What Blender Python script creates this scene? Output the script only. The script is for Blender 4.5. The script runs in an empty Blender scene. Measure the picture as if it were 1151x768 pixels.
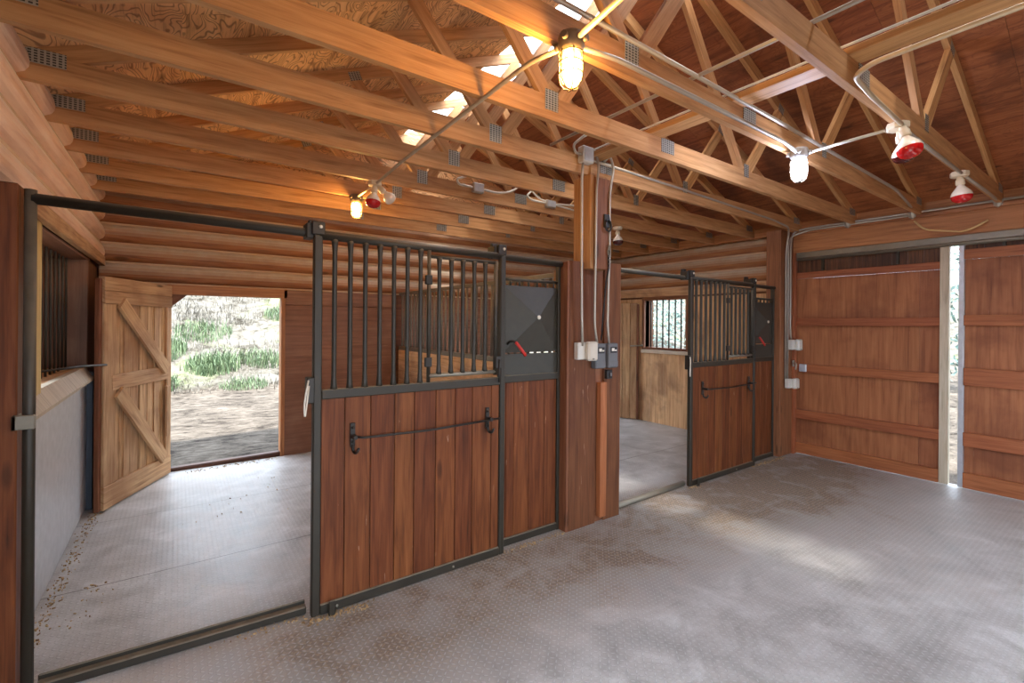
import bpy, bmesh, math, random
from mathutils import Vector, Matrix, Quaternion
random.seed(11)
SC = bpy.context.scene
COL = SC.collection
V = Vector

# ------------------------------------------------------------------ mesh builder
class MB:
    def __init__(s):
        s.v = []; s.f = []; s.uv = []; s.r = []; s.sm = []
    def face(s, pts, uv=None, r=0.5, sm=False):
        i = len(s.v); s.v += [tuple(p) for p in pts]
        s.f.append(tuple(range(i, i + len(pts))))
        s.uv.append(uv or [(p[0], p[1]) for p in pts]); s.r.append(r); s.sm.append(sm)
    def hexa(s, c, L, W, H, r=None, grain=0):
        """c: eight corners, index = ix + 2*iy + 4*iz, in a local frame of lengths L, W, H"""
        r = random.random() if r is None else r
        i = len(s.v); s.v += [tuple(p) for p in c]
        ou, ov = random.random() * 40, random.random() * 40
        dims = (L, W, H)
        def st(k):
            q = ((k & 1) * L, ((k >> 1) & 1) * W, ((k >> 2) & 1) * H)
            g = q[grain]; o = [q[a] for a in range(3) if a != grain]
            return (g + ou, o[0] + 1.37 * o[1] + ov)
        for q in ((0, 2, 3, 1), (4, 5, 7, 6), (0, 1, 5, 4), (2, 6, 7, 3), (0, 4, 6, 2), (1, 3, 7, 5)):
            s.f.append(tuple(i + k for k in q)); s.uv.append([st(k) for k in q]); s.r.append(r); s.sm.append(False)
    def box(s, lo, hi, r=None, grain=None):
        lo = [min(a, b) for a, b in zip(lo, hi)] if False else list(lo); hi = list(hi)
        for a in range(3):
            if lo[a] > hi[a]: lo[a], hi[a] = hi[a], lo[a]
        d = [hi[a] - lo[a] for a in range(3)]
        if grain is None: grain = d.index(max(d))
        c = [((hi if k & 1 else lo)[0], (hi if k & 2 else lo)[1], (hi if k & 4 else lo)[2]) for k in range(8)]
        s.hexa(c, d[0], d[1], d[2], r, grain)
    def beam(s, p0, p1, w, h, up=(0, 0, 1), r=None):
        """bar from p0 to p1, w along up x dir, h along up"""
        p0, p1 = V(p0), V(p1); d = p1 - p0; L = d.length; d.normalize()
        u = V(up); sd = d.cross(u).normalized(); u = sd.cross(d).normalized()
        c = []
        for k in range(8):
            p = (p1 if k & 1 else p0) + sd * (w / 2 if k & 2 else -w / 2) + u * (h / 2 if k & 4 else -h / 2)
            c.append(p)
        s.hexa(c, L, w, h, r, 0)
    def prism_y(s, poly, y0, y1, r=None, axis=None):
        """polygon of (x, z) extruded along y; grain along its longest edge"""
        r = random.random() if r is None else r
        n = len(poly)
        if axis is None:
            e = max(range(n), key=lambda i: (V(poly[(i + 1) % n]) - V(poly[i])).length)
            axis = (V(poly[(e + 1) % n]) - V(poly[e])).normalized()
        else: axis = V(axis)
        ou, ov = random.random() * 40, random.random() * 40
        def st(p, dy=0): return (p[0] * axis[0] + p[1] * axis[1] + ou, -p[0] * axis[1] + p[1] * axis[0] + ov + dy)
        a = [(p[0], y0, p[1]) for p in poly]; b = [(p[0], y1, p[1]) for p in poly]
        area = sum(poly[i][0] * poly[(i + 1) % n][1] - poly[(i + 1) % n][0] * poly[i][1] for i in range(n))
        idx = list(range(n)) if area > 0 else list(range(n))[::-1]
        s.face([a[i] for i in idx], [st(poly[i]) for i in idx], r)
        s.face([b[i] for i in idx[::-1]], [st(poly[i]) for i in idx[::-1]], r)
        for k in range(n):
            i, j = idx[k], idx[(k + 1) % n]
            s.face([a[j], a[i], b[i], b[j]], [st(poly[j]), st(poly[i]), st(poly[i], y1 - y0), st(poly[j], y1 - y0)], r)
    def tube(s, pts, r, n=8, closed=False, cap=True):
        pts = [V(p) for p in pts]; m = len(pts)
        tang = []
        for i in range(m):
            if closed: t = pts[(i + 1) % m] - pts[i - 1]
            else: t = pts[min(i + 1, m - 1)] - pts[max(i - 1, 0)]
            tang.append(t.normalized())
        ref = V((0, 0, 1)) if abs(tang[0].z) < 0.9 else V((1, 0, 0))
        nrm = (ref - tang[0] * ref.dot(tang[0])).normalized()
        base = len(s.v); rr = random.random(); acc = 0
        for i in range(m):
            if i:
                nrm = (nrm - tang[i] * nrm.dot(tang[i])).normalized()
            bi = tang[i].cross(nrm)
            rad = r[i] if isinstance(r, (list, tuple)) else r
            for k in range(n):
                a = 2 * math.pi * k / n
                s.v.append(tuple(pts[i] + nrm * (math.cos(a) * rad) + bi * (math.sin(a) * rad)))
        for i in range(m if closed else m - 1):
            L = (pts[(i + 1) % m] - pts[i]).length
            for k in range(n):
                k2 = (k + 1) % n; i2 = (i + 1) % m
                s.f.append((base + i * n + k, base + i * n + k2, base + i2 * n + k2, base + i2 * n + k))
                s.uv.append([(acc, k * .02), (acc, (k + 1) * .02), (acc + L, (k + 1) * .02), (acc + L, k * .02)]); s.r.append(rr); s.sm.append(True)
            acc += L
        if cap and not closed:
            for i, o in ((0, -1), (m - 1, 1)):
                ids = [base + i * n + k for k in range(n)]
                if o < 0: ids = ids[::-1]
                s.f.append(tuple(ids)); s.uv.append([(0, 0)] * n); s.r.append(rr); s.sm.append(False)
    def lathe(s, prof, o=(0, 0, 0), d=(0, 0, 1), n=20, sm=True):
        """profile [(radius, distance along d)]"""
        o = V(o); d = V(d).normalized(); q = V((0, 0, 1)).rotation_difference(d); base = len(s.v); rr = random.random()
        for (rad, z) in prof:
            for k in range(n):
                a = 2 * math.pi * k / n
                s.v.append(tuple(o + q @ V((rad * math.cos(a), rad * math.sin(a), z))))
        for i in range(len(prof) - 1):
            for k in range(n):
                k2 = (k + 1) % n
                s.f.append((base + i * n + k, base + i * n + k2, base + (i + 1) * n + k2, base + (i + 1) * n + k))
                s.uv.append([(k / n, prof[i][1]), ((k + 1) / n, prof[i][1]), ((k + 1) / n, prof[i + 1][1]), (k / n, prof[i + 1][1])]); s.r.append(rr); s.sm.append(sm)
    def ball(s, o, r, n=10, sq=(1, 1, 1)):
        m = max(5, n // 2 + 1); o = V(o); base = len(s.v); rr = random.random()
        for i in range(m):
            t = math.pi * i / (m - 1)
            for k in range(n):
                a = 2 * math.pi * k / n
                s.v.append(tuple(o + V((r * sq[0] * math.sin(t) * math.cos(a), r * sq[1] * math.sin(t) * math.sin(a), r * sq[2] * math.cos(t)))))
        for i in range(m - 1):
            for k in range(n):
                k2 = (k + 1) % n
                s.f.append((base + i * n + k, base + (i + 1) * n + k, base + (i + 1) * n + k2, base + i * n + k2))
                s.uv.append([(0, 0)] * 4); s.r.append(rr); s.sm.append(True)
    def build(s, name, mat, parent=None, bevel=0, local=False, origin=True):
        me = bpy.data.meshes.new(name)
        vs = [V(p) for p in s.v]
        off = V((0, 0, 0))
        if parent is not None and not local:
            off = parent.get('_o') and V(parent['_o']) or parent.location.copy()
        elif parent is None and origin and vs:
            lo = [min(p[a] for p in vs) for a in range(3)]; hi = [max(p[a] for p in vs) for a in range(3)]
            off = V(((lo[0] + hi[0]) / 2, (lo[1] + hi[1]) / 2, lo[2]))
        me.from_pydata([tuple(p - off) for p in vs], [], s.f)
        uvl = me.uv_layers.new(name='UVMap')
        at = me.attributes.new('rnd', 'FLOAT', 'FACE')
        k = 0
        flat = []
        for u in s.uv:
            for q in u: flat += [q[0], q[1]]
        uvl.data.foreach_set('uv', flat)
        at.data.foreach_set('value', s.r)
        me.polygons.foreach_set('use_smooth', s.sm)
        mats = mat if isinstance(mat, (list, tuple)) else [mat]
        for m_ in mats: me.materials.append(m_)
        me.update()
        ob = bpy.data.objects.new(name, me); COL.objects.link(ob)
        if parent is not None: ob.parent = parent
        else: ob.location = off
        ob['_o'] = tuple(off)
        if bevel:
            b = ob.modifiers.new('bevel', 'BEVEL'); b.width = bevel; b.segments = 1; b.limit_method = 'ANGLE'; b.angle_limit = math.radians(50)
        return ob

def thing(name, label, cat, loc=(0, 0, 0), rz=0, group=None):
    o = bpy.data.objects.new(name, None); COL.objects.link(o)
    o.empty_display_size = .1
    o.location = loc; o.rotation_euler = (0, 0, rz)
    o['label'] = label; o['category'] = cat
    if group: o['group'] = group
    o['_o'] = tuple(loc)
    return o
def tag(o, label, cat, group=None, kind=None):
    o['label'] = label; o['category'] = cat
    if group: o['group'] = group
    if kind: o['kind'] = kind
    return o
def struct(o, label=None, cat=None):
    o['kind'] = 'structure'
    if label: o['label'] = label
    if cat: o['category'] = cat
    return o
def kids(o): return [c for c in bpy.data.objects if c.parent == o]
def copy_tree(o, parent=None):
    ch = kids(o)
    c = o.copy(); COL.objects.link(c)
    if parent is not None: c.parent = parent
    for k in ch: copy_tree(k, c)
    return c
def fillet(pts, rad=.06, n=5):
    """round the corners of a polyline"""
    pts = [V(p) for p in pts]; out = [pts[0]]
    for i in range(1, len(pts) - 1):
        a, b, c = pts[i - 1], pts[i], pts[i + 1]
        d1 = a - b; d2 = c - b; r = min(rad, d1.length * .45, d2.length * .45)
        p = b + d1.normalized() * r; q = b + d2.normalized() * r
        for k in range(n + 1):
            t = k / n; out.append(p * (1 - t) ** 2 + b * 2 * t * (1 - t) + q * t ** 2)
    out.append(pts[-1]); return out

# ------------------------------------------------------------------ materials
def lin(c):
    return tuple(((x / 255) / 12.92 if x / 255 <= .04045 else ((x / 255 + .055) / 1.055) ** 2.4) for x in c[:3]) + (1,)
class N:
    def __init__(s, name):
        s.m = bpy.data.materials.new(name); s.m.use_nodes = True; s.t = s.m.node_tree; s.t.nodes.clear()
        s.out = s.n('ShaderNodeOutputMaterial'); s.b = s.n('ShaderNodeBsdfPrincipled')
        s.l(s.b.outputs[0], s.out.inputs[0])
    def n(s, t, **k):
        nd = s.t.nodes.new(t)
        for a, b in k.items(): setattr(nd, a, b)
        return nd
    def l(s, a, b): s.t.links.new(a, b)
    def val(s, sock, x):
        if hasattr(x, 'is_output') or isinstance(x, bpy.types.NodeSocket): s.l(x, sock)
        else: sock.default_value = x
    def math(s, op, a, b=None, c=None, clamp=False):
        nd = s.n('ShaderNodeMath', operation=op, use_clamp=clamp)
        s.val(nd.inputs[0], a)
        if b is not None: s.val(nd.inputs[1], b)
        if c is not None: s.val(nd.inputs[2], c)
        return nd.outputs[0]
    def mix(s, f, a, b, mode='MIX'):
        nd = s.n('ShaderNodeMix', data_type='RGBA', blend_type=mode)
        s.val(nd.inputs['Factor'], f); s.val(nd.inputs[6], a); s.val(nd.inputs[7], b)
        return nd.outputs[2]
    def noise(s, vec, scale=5, det=4, dist=0, rough=.55):
        nd = s.n('ShaderNodeTexNoise'); s.l(vec, nd.inputs['Vector'])
        nd.inputs['Scale'].default_value = scale; nd.inputs['Detail'].default_value = det
        nd.inputs['Distortion'].default_value = dist; nd.inputs['Roughness'].default_value = rough
        return nd.outputs[0]
    def map(s, vec, sc=(1, 1, 1), loc=(0, 0, 0), rot=(0, 0, 0)):
        nd = s.n('ShaderNodeMapping'); s.l(vec, nd.inputs[0])
        nd.inputs['Scale'].default_value = sc; nd.inputs['Location'].default_value = loc; nd.inputs['Rotation'].default_value = rot
        return nd.outputs[0]
    def ramp(s, f, stops):
        nd = s.n('ShaderNodeValToRGB'); s.l(f, nd.inputs[0]); e = nd.color_ramp.elements
        while len(e) < len(stops): e.new(.5)
        for i, (p, c) in enumerate(stops):
            e[i].position = p; e[i].color = c if len(c) == 4 else tuple(c) + (1,)
        return nd.outputs[0]
    def bump(s, h, strength=.3, dist=.005):
        nd = s.n('ShaderNodeBump'); nd.inputs['Strength'].default_value = strength; nd.inputs['Distance'].default_value = dist
        s.l(h, nd.inputs['Height']); s.l(nd.outputs[0], s.b.inputs['Normal'])
    def uv(s): return s.n('ShaderNodeUVMap', uv_map='UVMap').outputs[0]
    def obj(s): return s.n('ShaderNodeTexCoord').outputs['Object']
    def geo(s): return s.n('ShaderNodeNewGeometry')
    def rnd(s): return s.n('ShaderNodeAttribute', attribute_name='rnd').outputs['Fac']

def wood(name, c0, c1, c2, rough=.6, var=.35, knots=0.0, bump=.25, gs=1.0, dust=None, dust_amt=0, swirl=0.0, stain=None, scratch=0.0, spec=.35):
    """grain runs along UV x, in metres"""
    k = N(name); uv = k.uv()
    g1 = k.noise(k.map(uv, (1.1 * gs, 13 * gs, 1)), 2.2, 5, .5)
    g2 = k.noise(k.map(uv, (3 * gs, 130 * gs, 1)), 1.0, 3, 0)
    g3 = k.noise(k.map(uv, (.7, 1.6, 1), (7, 3, 0)), 1.5, 3, .4)
    f = k.math('MULTIPLY_ADD', g1, .75, k.math('MULTIPLY', g2, .3))
    col = k.ramp(f, [(.30, lin(c2)), (.5, lin(c1)), (.72, lin(c0))])
    if swirl:
        nn = k.noise(k.map(uv, (1.3, 3.6, 1)), 1.7, 2, .55, .4)
        sw = k.math('SINE', k.math('MULTIPLY', nn, 120))
        sw = k.ramp(k.math('MULTIPLY_ADD', sw, .5, .5), [(.0, (0, 0, 0)), (.3, (1, 1, 1)), (1, (1, 1, 1))])
        col = k.mix(k.math('MULTIPLY', k.math('SUBTRACT', 1, sw), swirl), col, lin(c2))
    if knots:
        vo = k.n('ShaderNodeTexVoronoi'); k.l(k.map(uv, (2.1, 7.5, 1)), vo.inputs['Vector']); vo.inputs['Scale'].default_value = 1
        kn = k.ramp(vo.outputs['Distance'], [(.0, (1, 1, 1)), (.09, (.85, .85, .85)), (.17, (0, 0, 0))])
        sel = k.math('GREATER_THAN', k.n_sel(vo) if False else vo.outputs['Color'], .72)
        col = k.mix(k.math('MULTIPLY', k.math('MULTIPLY', kn, sel), knots), col, lin(tuple(x * .33 for x in c2)))
    hs = k.n('ShaderNodeHueSaturation'); k.l(col, hs.inputs['Color'])
    k.l(k.math('MULTIPLY_ADD', k.math('SUBTRACT', k.rnd(), .5), var, k.math('MULTIPLY_ADD', k.math('SUBTRACT', g3, .5), .5, 1.0)), hs.inputs['Value'])
    k.l(k.math('MULTIPLY_ADD', k.rnd(), .008, .497), hs.inputs['Hue'])
    col = hs.outputs[0]
    if stain:
        sm = k.ramp(k.noise(k.map(k.obj(), (1.2, 1.2, 1.2)), 1.6, 5, .3), [(.5, (0, 0, 0)), (.66, (1, 1, 1))])
        col = k.mix(k.math('MULTIPLY', sm, .6), col, lin(stain))
    if scratch:
        s1 = k.noise(k.map(uv, (5, 70, 1), (3, 9, 0)), 1, 2, .8)
        s2 = k.noise(k.map(uv, (1.2, 3, 1), (1, 2, 0)), 1, 2, .3)
        sm = k.math('MULTIPLY', k.math('GREATER_THAN', s1, .73), k.math('GREATER_THAN', s2, .5))
        col = k.mix(k.math('MULTIPLY', sm, scratch), col, lin((205, 175, 150)))
    if dust:
        nz = k.n('ShaderNodeSeparateXYZ'); k.l(k.geo().outputs['Normal'], nz.inputs[0])
        dn = k.noise(k.obj(), 9, 4, .3)
        up = k.math('MULTIPLY', k.ramp(nz.outputs[2], [(-.0, (0, 0, 0)), (.55, (1, 1, 1))]), k.math('MULTIPLY_ADD', dn, .8, .5), clamp=True)
        col = k.mix(k.math('MULTIPLY', up, dust_amt), col, lin(dust))
    k.l(col, k.b.inputs['Base Color'])
    k.b.inputs['Roughness'].default_value = rough; k.b.inputs['Specular IOR Level'].default_value = spec
    k.bump(k.math('MULTIPLY_ADD', g2, .6, g1), bump, .004)
    return k.m

def metal(name, c, rough=.45, met=0.6, dust=None, dust_amt=.5, noise=.25, spec=.5):
    k = N(name); o = k.obj(); n1 = k.noise(o, 14, 5, .2)
    hs = k.n('ShaderNodeHueSaturation'); hs.inputs['Color'].default_value = lin(c)
    k.l(k.math('MULTIPLY_ADD', k.math('SUBTRACT', n1, .5), noise * 2, 1.0), hs.inputs['Value'])
    col = hs.outputs[0]
    if dust:
        nz = k.n('ShaderNodeSeparateXYZ'); k.l(k.geo().outputs['Normal'], nz.inputs[0])
        up = k.math('MULTIPLY', k.ramp(nz.outputs[2], [(.1, (0, 0, 0)), (.8, (1, 1, 1))]), k.math('MULTIPLY_ADD', n1, .9, .3), clamp=True)
        col = k.mix(k.math('MULTIPLY', up, dust_amt), col, lin(dust))
    k.l(col, k.b.inputs['Base Color'])
    k.b.inputs['Metallic'].default_value = met; k.b.inputs['Specular IOR Level'].default_value = spec
    k.l(k.math('MULTIPLY_ADD', n1, .25, rough - .12), k.b.inputs['Roughness'])
    return k.m

def plain(name, c, rough=.5, spec=.4, bump=0, bs=30):
    k = N(name); n1 = k.noise(k.obj(), 11, 4, .2)
    hs = k.n('ShaderNodeHueSaturation'); hs.inputs['Color'].default_value = lin(c)
    k.l(k.math('MULTIPLY_ADD', k.math('SUBTRACT', n1, .5), .35, 1.0), hs.inputs['Value'])
    k.l(hs.outputs[0], k.b.inputs['Base Color'])
    k.b.inputs['Roughness'].default_value = rough; k.b.inputs['Specular IOR Level'].default_value = spec
    if bump: k.bump(k.noise(k.obj(), bs, 4), bump, .01)
    return k.m

M = {}
M['truss'] = wood('fir_framing_wood', (208, 160, 110), (188, 138, 90), (146, 100, 60), .62, .3, knots=.8)
M['ply_left'] = wood('swirl_grain_plywood', (238, 190, 136), (226, 174, 120), (132, 84, 48), .6, .16, gs=.6, swirl=.8, knots=.5)
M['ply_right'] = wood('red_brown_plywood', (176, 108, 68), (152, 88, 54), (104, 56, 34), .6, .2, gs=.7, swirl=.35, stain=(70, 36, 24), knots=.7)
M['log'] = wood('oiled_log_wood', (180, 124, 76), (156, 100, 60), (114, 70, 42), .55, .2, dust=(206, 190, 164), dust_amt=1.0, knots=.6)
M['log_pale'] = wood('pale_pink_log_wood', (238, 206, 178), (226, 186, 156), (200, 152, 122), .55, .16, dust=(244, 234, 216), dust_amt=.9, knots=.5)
M['chink'] = plain('cream_chinking', (206, 178, 146), .8)
M['plank'] = wood('stained_stall_plank', (130, 76, 43), (107, 58, 31), (70, 37, 21), .52, .36, knots=.6, scratch=.55, spec=.22)
M['panel'] = wood('brown_stained_plywood', (126, 84, 55), (108, 67, 42), (82, 50, 32), .55, .1, spec=.25, gs=.7, stain=(92, 52, 36), scratch=.3)
M['barn'] = wood('barn_door_plywood', (176, 114, 76), (158, 98, 64), (122, 72, 46), .5, .12, gs=.7, stain=(112, 62, 40), scratch=.2)
M['batten'] = wood('stained_batten_wood', (176, 108, 70), (156, 90, 56), (118, 66, 42), .5, .2, knots=.6)
M['barn_dark'] = wood('water_marked_board', (120, 78, 50), (90, 56, 36), (44, 28, 20), .55, .5, stain=(40, 26, 20))
M['header'] = wood('header_beam_wood', (188, 130, 86), (168, 110, 70), (130, 80, 50), .52, .2, knots=.7)
M['rough'] = wood('rough_sawn_tan_wood', (216, 180, 136), (192, 152, 110), (138, 98, 66), .75, .3, knots=.8, bump=.6, stain=(150, 106, 72))
M['tan'] = wood('worn_tan_plywood', (236, 200, 154), (218, 174, 126), (170, 122, 82), .65, .2, gs=.8, stain=(120, 84, 60))
M['kick'] = wood('scuffed_kick_plywood', (160, 118, 92), (142, 101, 77), (110, 76, 57), .5, .1, spec=.35, gs=.7, stain=(120, 80, 60), scratch=.4)
M['yellow'] = wood('yellowed_pine_board', (222, 200, 140), (204, 178, 116), (160, 130, 80), .6, .1)
M['post'] = wood('brown_timber', (146, 96, 66), (124, 76, 50), (90, 54, 36), .55, .25, knots=.6)
M['steel'] = metal('dark_green_black_steel', (52, 46, 36), .5, .2, dust=(150, 138, 118), dust_amt=.75)
M['steel_light'] = metal('worn_steel', (132, 126, 112), .42, .4, dust=(170, 158, 138), dust_amt=.5)
M['galv'] = metal('galvanized_conduit', (182, 174, 160), .42, .5, noise=.15)
M['galv_dust'] = metal('dusty_conduit', (196, 178, 150), .5, .3, dust=(200, 182, 150), dust_amt=.6)
M['sheet'] = metal('scuffed_sheet_metal', (186, 186, 188), .42, .35, noise=.35)
M['black_sheet'] = metal('black_sheet_metal', (62, 59, 51), .5, .2, noise=.4)
M['dark_trim'] = metal('dark_blue_steel', (66, 70, 80), .5, .3)
M['cast'] = metal('cast_lamp_base', (120, 104, 84), .55, .3, dust=(150, 130, 100), dust_amt=.6)
M['cast_grey'] = metal('cast_grey_base', (168, 164, 158), .5, .3)
M['cage'] = metal('lamp_cage_wire', (92, 76, 56), .45, .5)
M['cream'] = plain('cream_porcelain', (222, 206, 178), .4)
M['bulb'] = plain('frosted_white_bulb', (236, 224, 206), .25, .5)
M['white_box'] = plain('pale_grey_plastic', (206, 202, 192), .45)
M['beige'] = plain('beige_plastic', (204, 194, 178), .45)
M['grey_box'] = plain('grey_switch_plastic', (104, 104, 106), .45)
M['dark_plastic'] = plain('black_plastic', (38, 36, 36), .4)
M['red_grip'] = plain('red_rubber_grip', (186, 44, 36), .4)
M['knob'] = plain('pale_knob', (226, 220, 205), .4)
M['rope'] = plain('jute_rope', (216, 184, 130), .85)
M['cable'] = plain('white_cable', (222, 214, 198), .5)
M['iron'] = metal('black_iron', (58, 54, 50), .45, .6)
M['blue_plate'] = metal('blue_grey_plate', (110, 122, 142), .45, .4)
M['white_trim'] = wood('weathered_white_wood', (206, 194, 174), (186, 172, 150), (150, 136, 116), .6, .1)
M['alu'] = metal('bare_door_edge_metal', (196, 200, 206), .4, .4)
M['concrete'] = plain('pale_sill_board', (214, 200, 178), .7)

def red_glass():
    k = N('red_heat_bulb_glass'); k.b.inputs['Base Color'].default_value = lin((196, 22, 28)); k.b.inputs['Roughness'].default_value = .12
    k.b.inputs['Specular IOR Level'].default_value = .6
    n1 = k.noise(k.obj(), 40, 2); k.l(k.mix(n1, lin((150, 8, 14)), lin((225, 40, 40))), k.b.inputs['Base Color']); return k.m
M['red'] = red_glass()
def dark_red():
    k = N('dark_heat_bulb_glass'); n1 = k.noise(k.obj(), 40, 2); k.l(k.mix(n1, lin((50, 16, 14)), lin((92, 26, 22))), k.b.inputs['Base Color']); k.b.inputs['Roughness'].default_value = .12; return k.m
M['dark_red'] = dark_red()
def jar(name, c, st):
    """frosted jar of a lit lamp: mostly see-through, faintly glowing"""
    k = N(name); tp = k.n('ShaderNodeBsdfTransparent'); tp.inputs[0].default_value = lin(c)
    k.b.inputs['Base Color'].default_value = lin(c); k.b.inputs['Roughness'].default_value = .15
    k.b.inputs['Emission Color'].default_value = lin(c); k.b.inputs['Emission Strength'].default_value = st
    mx = k.n('ShaderNodeMixShader'); mx.inputs[0].default_value = .4
    k.l(tp.outputs[0], mx.inputs[1]); k.l(k.b.outputs[0], mx.inputs[2]); k.l(mx.outputs[0], k.out.inputs[0]); return k.m
def glow(name, c, st):
    k = N(name); k.b.inputs['Base Color'].default_value = lin(c); k.b.inputs['Emission Color'].default_value = lin(c)
    k.b.inputs['Emission Strength'].default_value = st; return k.m
M['jar_warm'] = jar('lit_amber_jar', (255, 222, 160), .2); M['jar_cool'] = jar('lit_white_jar', (238, 242, 255), .25)
M['glow_warm'] = glow('lit_warm_bulb', (255, 222, 172), 330)
M['glow_cool'] = glow('lit_white_bulb', (222, 232, 255), 420)

def plate_mat():
    k = N('punched_nail_plate'); uv = k.uv()
    sx = k.n('ShaderNodeSeparateXYZ'); k.l(uv, sx.inputs[0])
    a = k.math('FRACT', k.math('MULTIPLY', sx.outputs[0], 44)); b = k.math('FRACT', k.math('MULTIPLY', sx.outputs[1], 75))
    m_ = k.math('MULTIPLY', k.math('LESS_THAN', k.math('ABSOLUTE', k.math('SUBTRACT', a, .5)), .3), k.math('LESS_THAN', k.math('ABSOLUTE', k.math('SUBTRACT', b, .5)), .28))
    k.l(k.mix(m_, lin((176, 172, 160)), lin((70, 66, 60))), k.b.inputs['Base Color'])
    k.b.inputs['Metallic'].default_value = .4; k.b.inputs['Roughness'].default_value = .45
    k.bump(k.math('SUBTRACT', 1, m_), .5, .002); return k.m
M['plate'] = plate_mat()

def mat_floor():
    k = N('tread_rubber_mat'); o = k.obj(); s = k.n('ShaderNodeSeparateXYZ'); k.l(o, s.inputs[0])
    x, y = s.outputs[0], s.outputs[1]; c = 1 / .03
    gx, gy = k.math('MULTIPLY', x, c), k.math('MULTIPLY', y, c)
    fx, fy = k.math('SUBTRACT', k.math('FRACT', gx), .5), k.math('SUBTRACT', k.math('FRACT', gy), .5)
    par = k.math('MODULO', k.math('ABSOLUTE', k.math('ADD', k.math('FLOOR', gx), k.math('FLOOR', gy))), 2)
    u = k.math('MULTIPLY', k.math('ADD', fx, fy), .7071); v = k.math('MULTIPLY', k.math('SUBTRACT', fx, fy), .7071)
    du = k.math('ADD', k.math('MULTIPLY', u, par), k.math('MULTIPLY', v, k.math('SUBTRACT', 1, par)))
    dv = k.math('ADD', k.math('MULTIPLY', v, par), k.math('MULTIPLY', u, k.math('SUBTRACT', 1, par)))
    e = k.math('ADD', k.math('POWER', k.math('MULTIPLY', du, 2.1), 2), k.math('POWER', k.math('MULTIPLY', dv, 6.5), 2))
    dash = k.ramp(e, [(.0, (1, 1, 1)), (.6, (.8, .8, .8)), (1.0, (0, 0, 0))])
    big = k.noise(k.map(o, (1, 1, 1)), .8, 6, .6); mid = k.noise(o, 3.5, 6, .5, .65); fine = k.noise(o, 45, 4, 0, .7)
    base = k.ramp(k.math('MULTIPLY_ADD', mid, .6, k.math('MULTIPLY', big, .4)), [(.36, lin((152, 150, 146))), (.5, lin((188, 187, 184))), (.64, lin((220, 220, 219)))])
    # brown dust, thickest along the stall fronts and in the far corner
    dx = k.math('SUBTRACT', y, 2.45); d1 = k.math('SUBTRACT', 1, k.math('MULTIPLY', k.math('ABSOLUTE', dx), 1.25), clamp=True)
    inx = k.ramp(k.math('MULTIPLY_ADD', mid, .9, x), [(.25, (0, 0, 0)), (1.0, (1, 1, 1))])
    d1 = k.ramp(d1, [(.0, (0, 0, 0)), (.75, (1, 1, 1))])
    fx_ = k.math('SUBTRACT', 1, k.math('MULTIPLY', k.math('ABSOLUTE', k.math('SUBTRACT', x, 5.2)), .45), clamp=True)
    fy_ = k.math('SUBTRACT', 1, k.math('MULTIPLY', k.math('ABSOLUTE', k.math('SUBTRACT', y, 1.9)), .7), clamp=True)
    dirt = k.math('ADD', k.math('ADD', k.math('MULTIPLY', k.math('MULTIPLY', d1, inx), .95), k.math('MULTIPLY', k.math('MULTIPLY', fx_, fy_), .9)), k.ramp(big, [(.5, (0, 0, 0)), (.72, (.6, .6, .6))]))
    dirt = k.math('MULTIPLY', dirt, k.ramp(mid, [(.34, (.3, .3, .3)), (.58, (1, 1, 1))]), clamp=True)
    col = k.mix(k.math('MULTIPLY', dirt, .85), base, k.mix(k.math('GREATER_THAN', fine, .53), lin((112, 90, 64)), lin((146, 120, 88))))
    col = k.mix(k.math('MULTIPLY', k.math('SUBTRACT', fine, .42), .5, clamp=True), col, lin((110, 100, 92)))
    ring = k.ramp(e, [(.45, (0, 0, 0)), (.8, (1, 1, 1)), (1.25, (0, 0, 0))])
    col = k.mix(k.math('MULTIPLY', ring, .5), col, lin((70, 67, 65)))
    col = k.mix(k.math('MULTIPLY', dash, .3), col, lin((226, 228, 230)))
    # joints between mats
    wob = k.math('MULTIPLY', k.math('SUBTRACT', k.noise(o, .9, 2), .5), .07)
    def joint(coord, at, w=.006): return k.math('LESS_THAN', k.math('ABSOLUTE', k.math('SUBTRACT', k.math('ADD', coord, wob), at)), w)
    j = k.math('MAXIMUM', joint(y, 3.85, .004), joint(y, 5.05, .003))
    col = k.mix(k.math('MULTIPLY', j, .8), col, lin((60, 52, 46)))
    k.l(col, k.b.inputs['Base Color'])
    k.l(k.math('MULTIPLY_ADD', mid, .3, k.math('MULTIPLY_ADD', dirt, .3, .26)), k.b.inputs['Roughness'])
    k.b.inputs['Specular IOR Level'].default_value = .5
    k.bump(k.math('MULTIPLY_ADD', dash, 1.0, k.math('MULTIPLY', fine, .25)), .55, .004)
    return k.m
M['floor'] = mat_floor()

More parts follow.
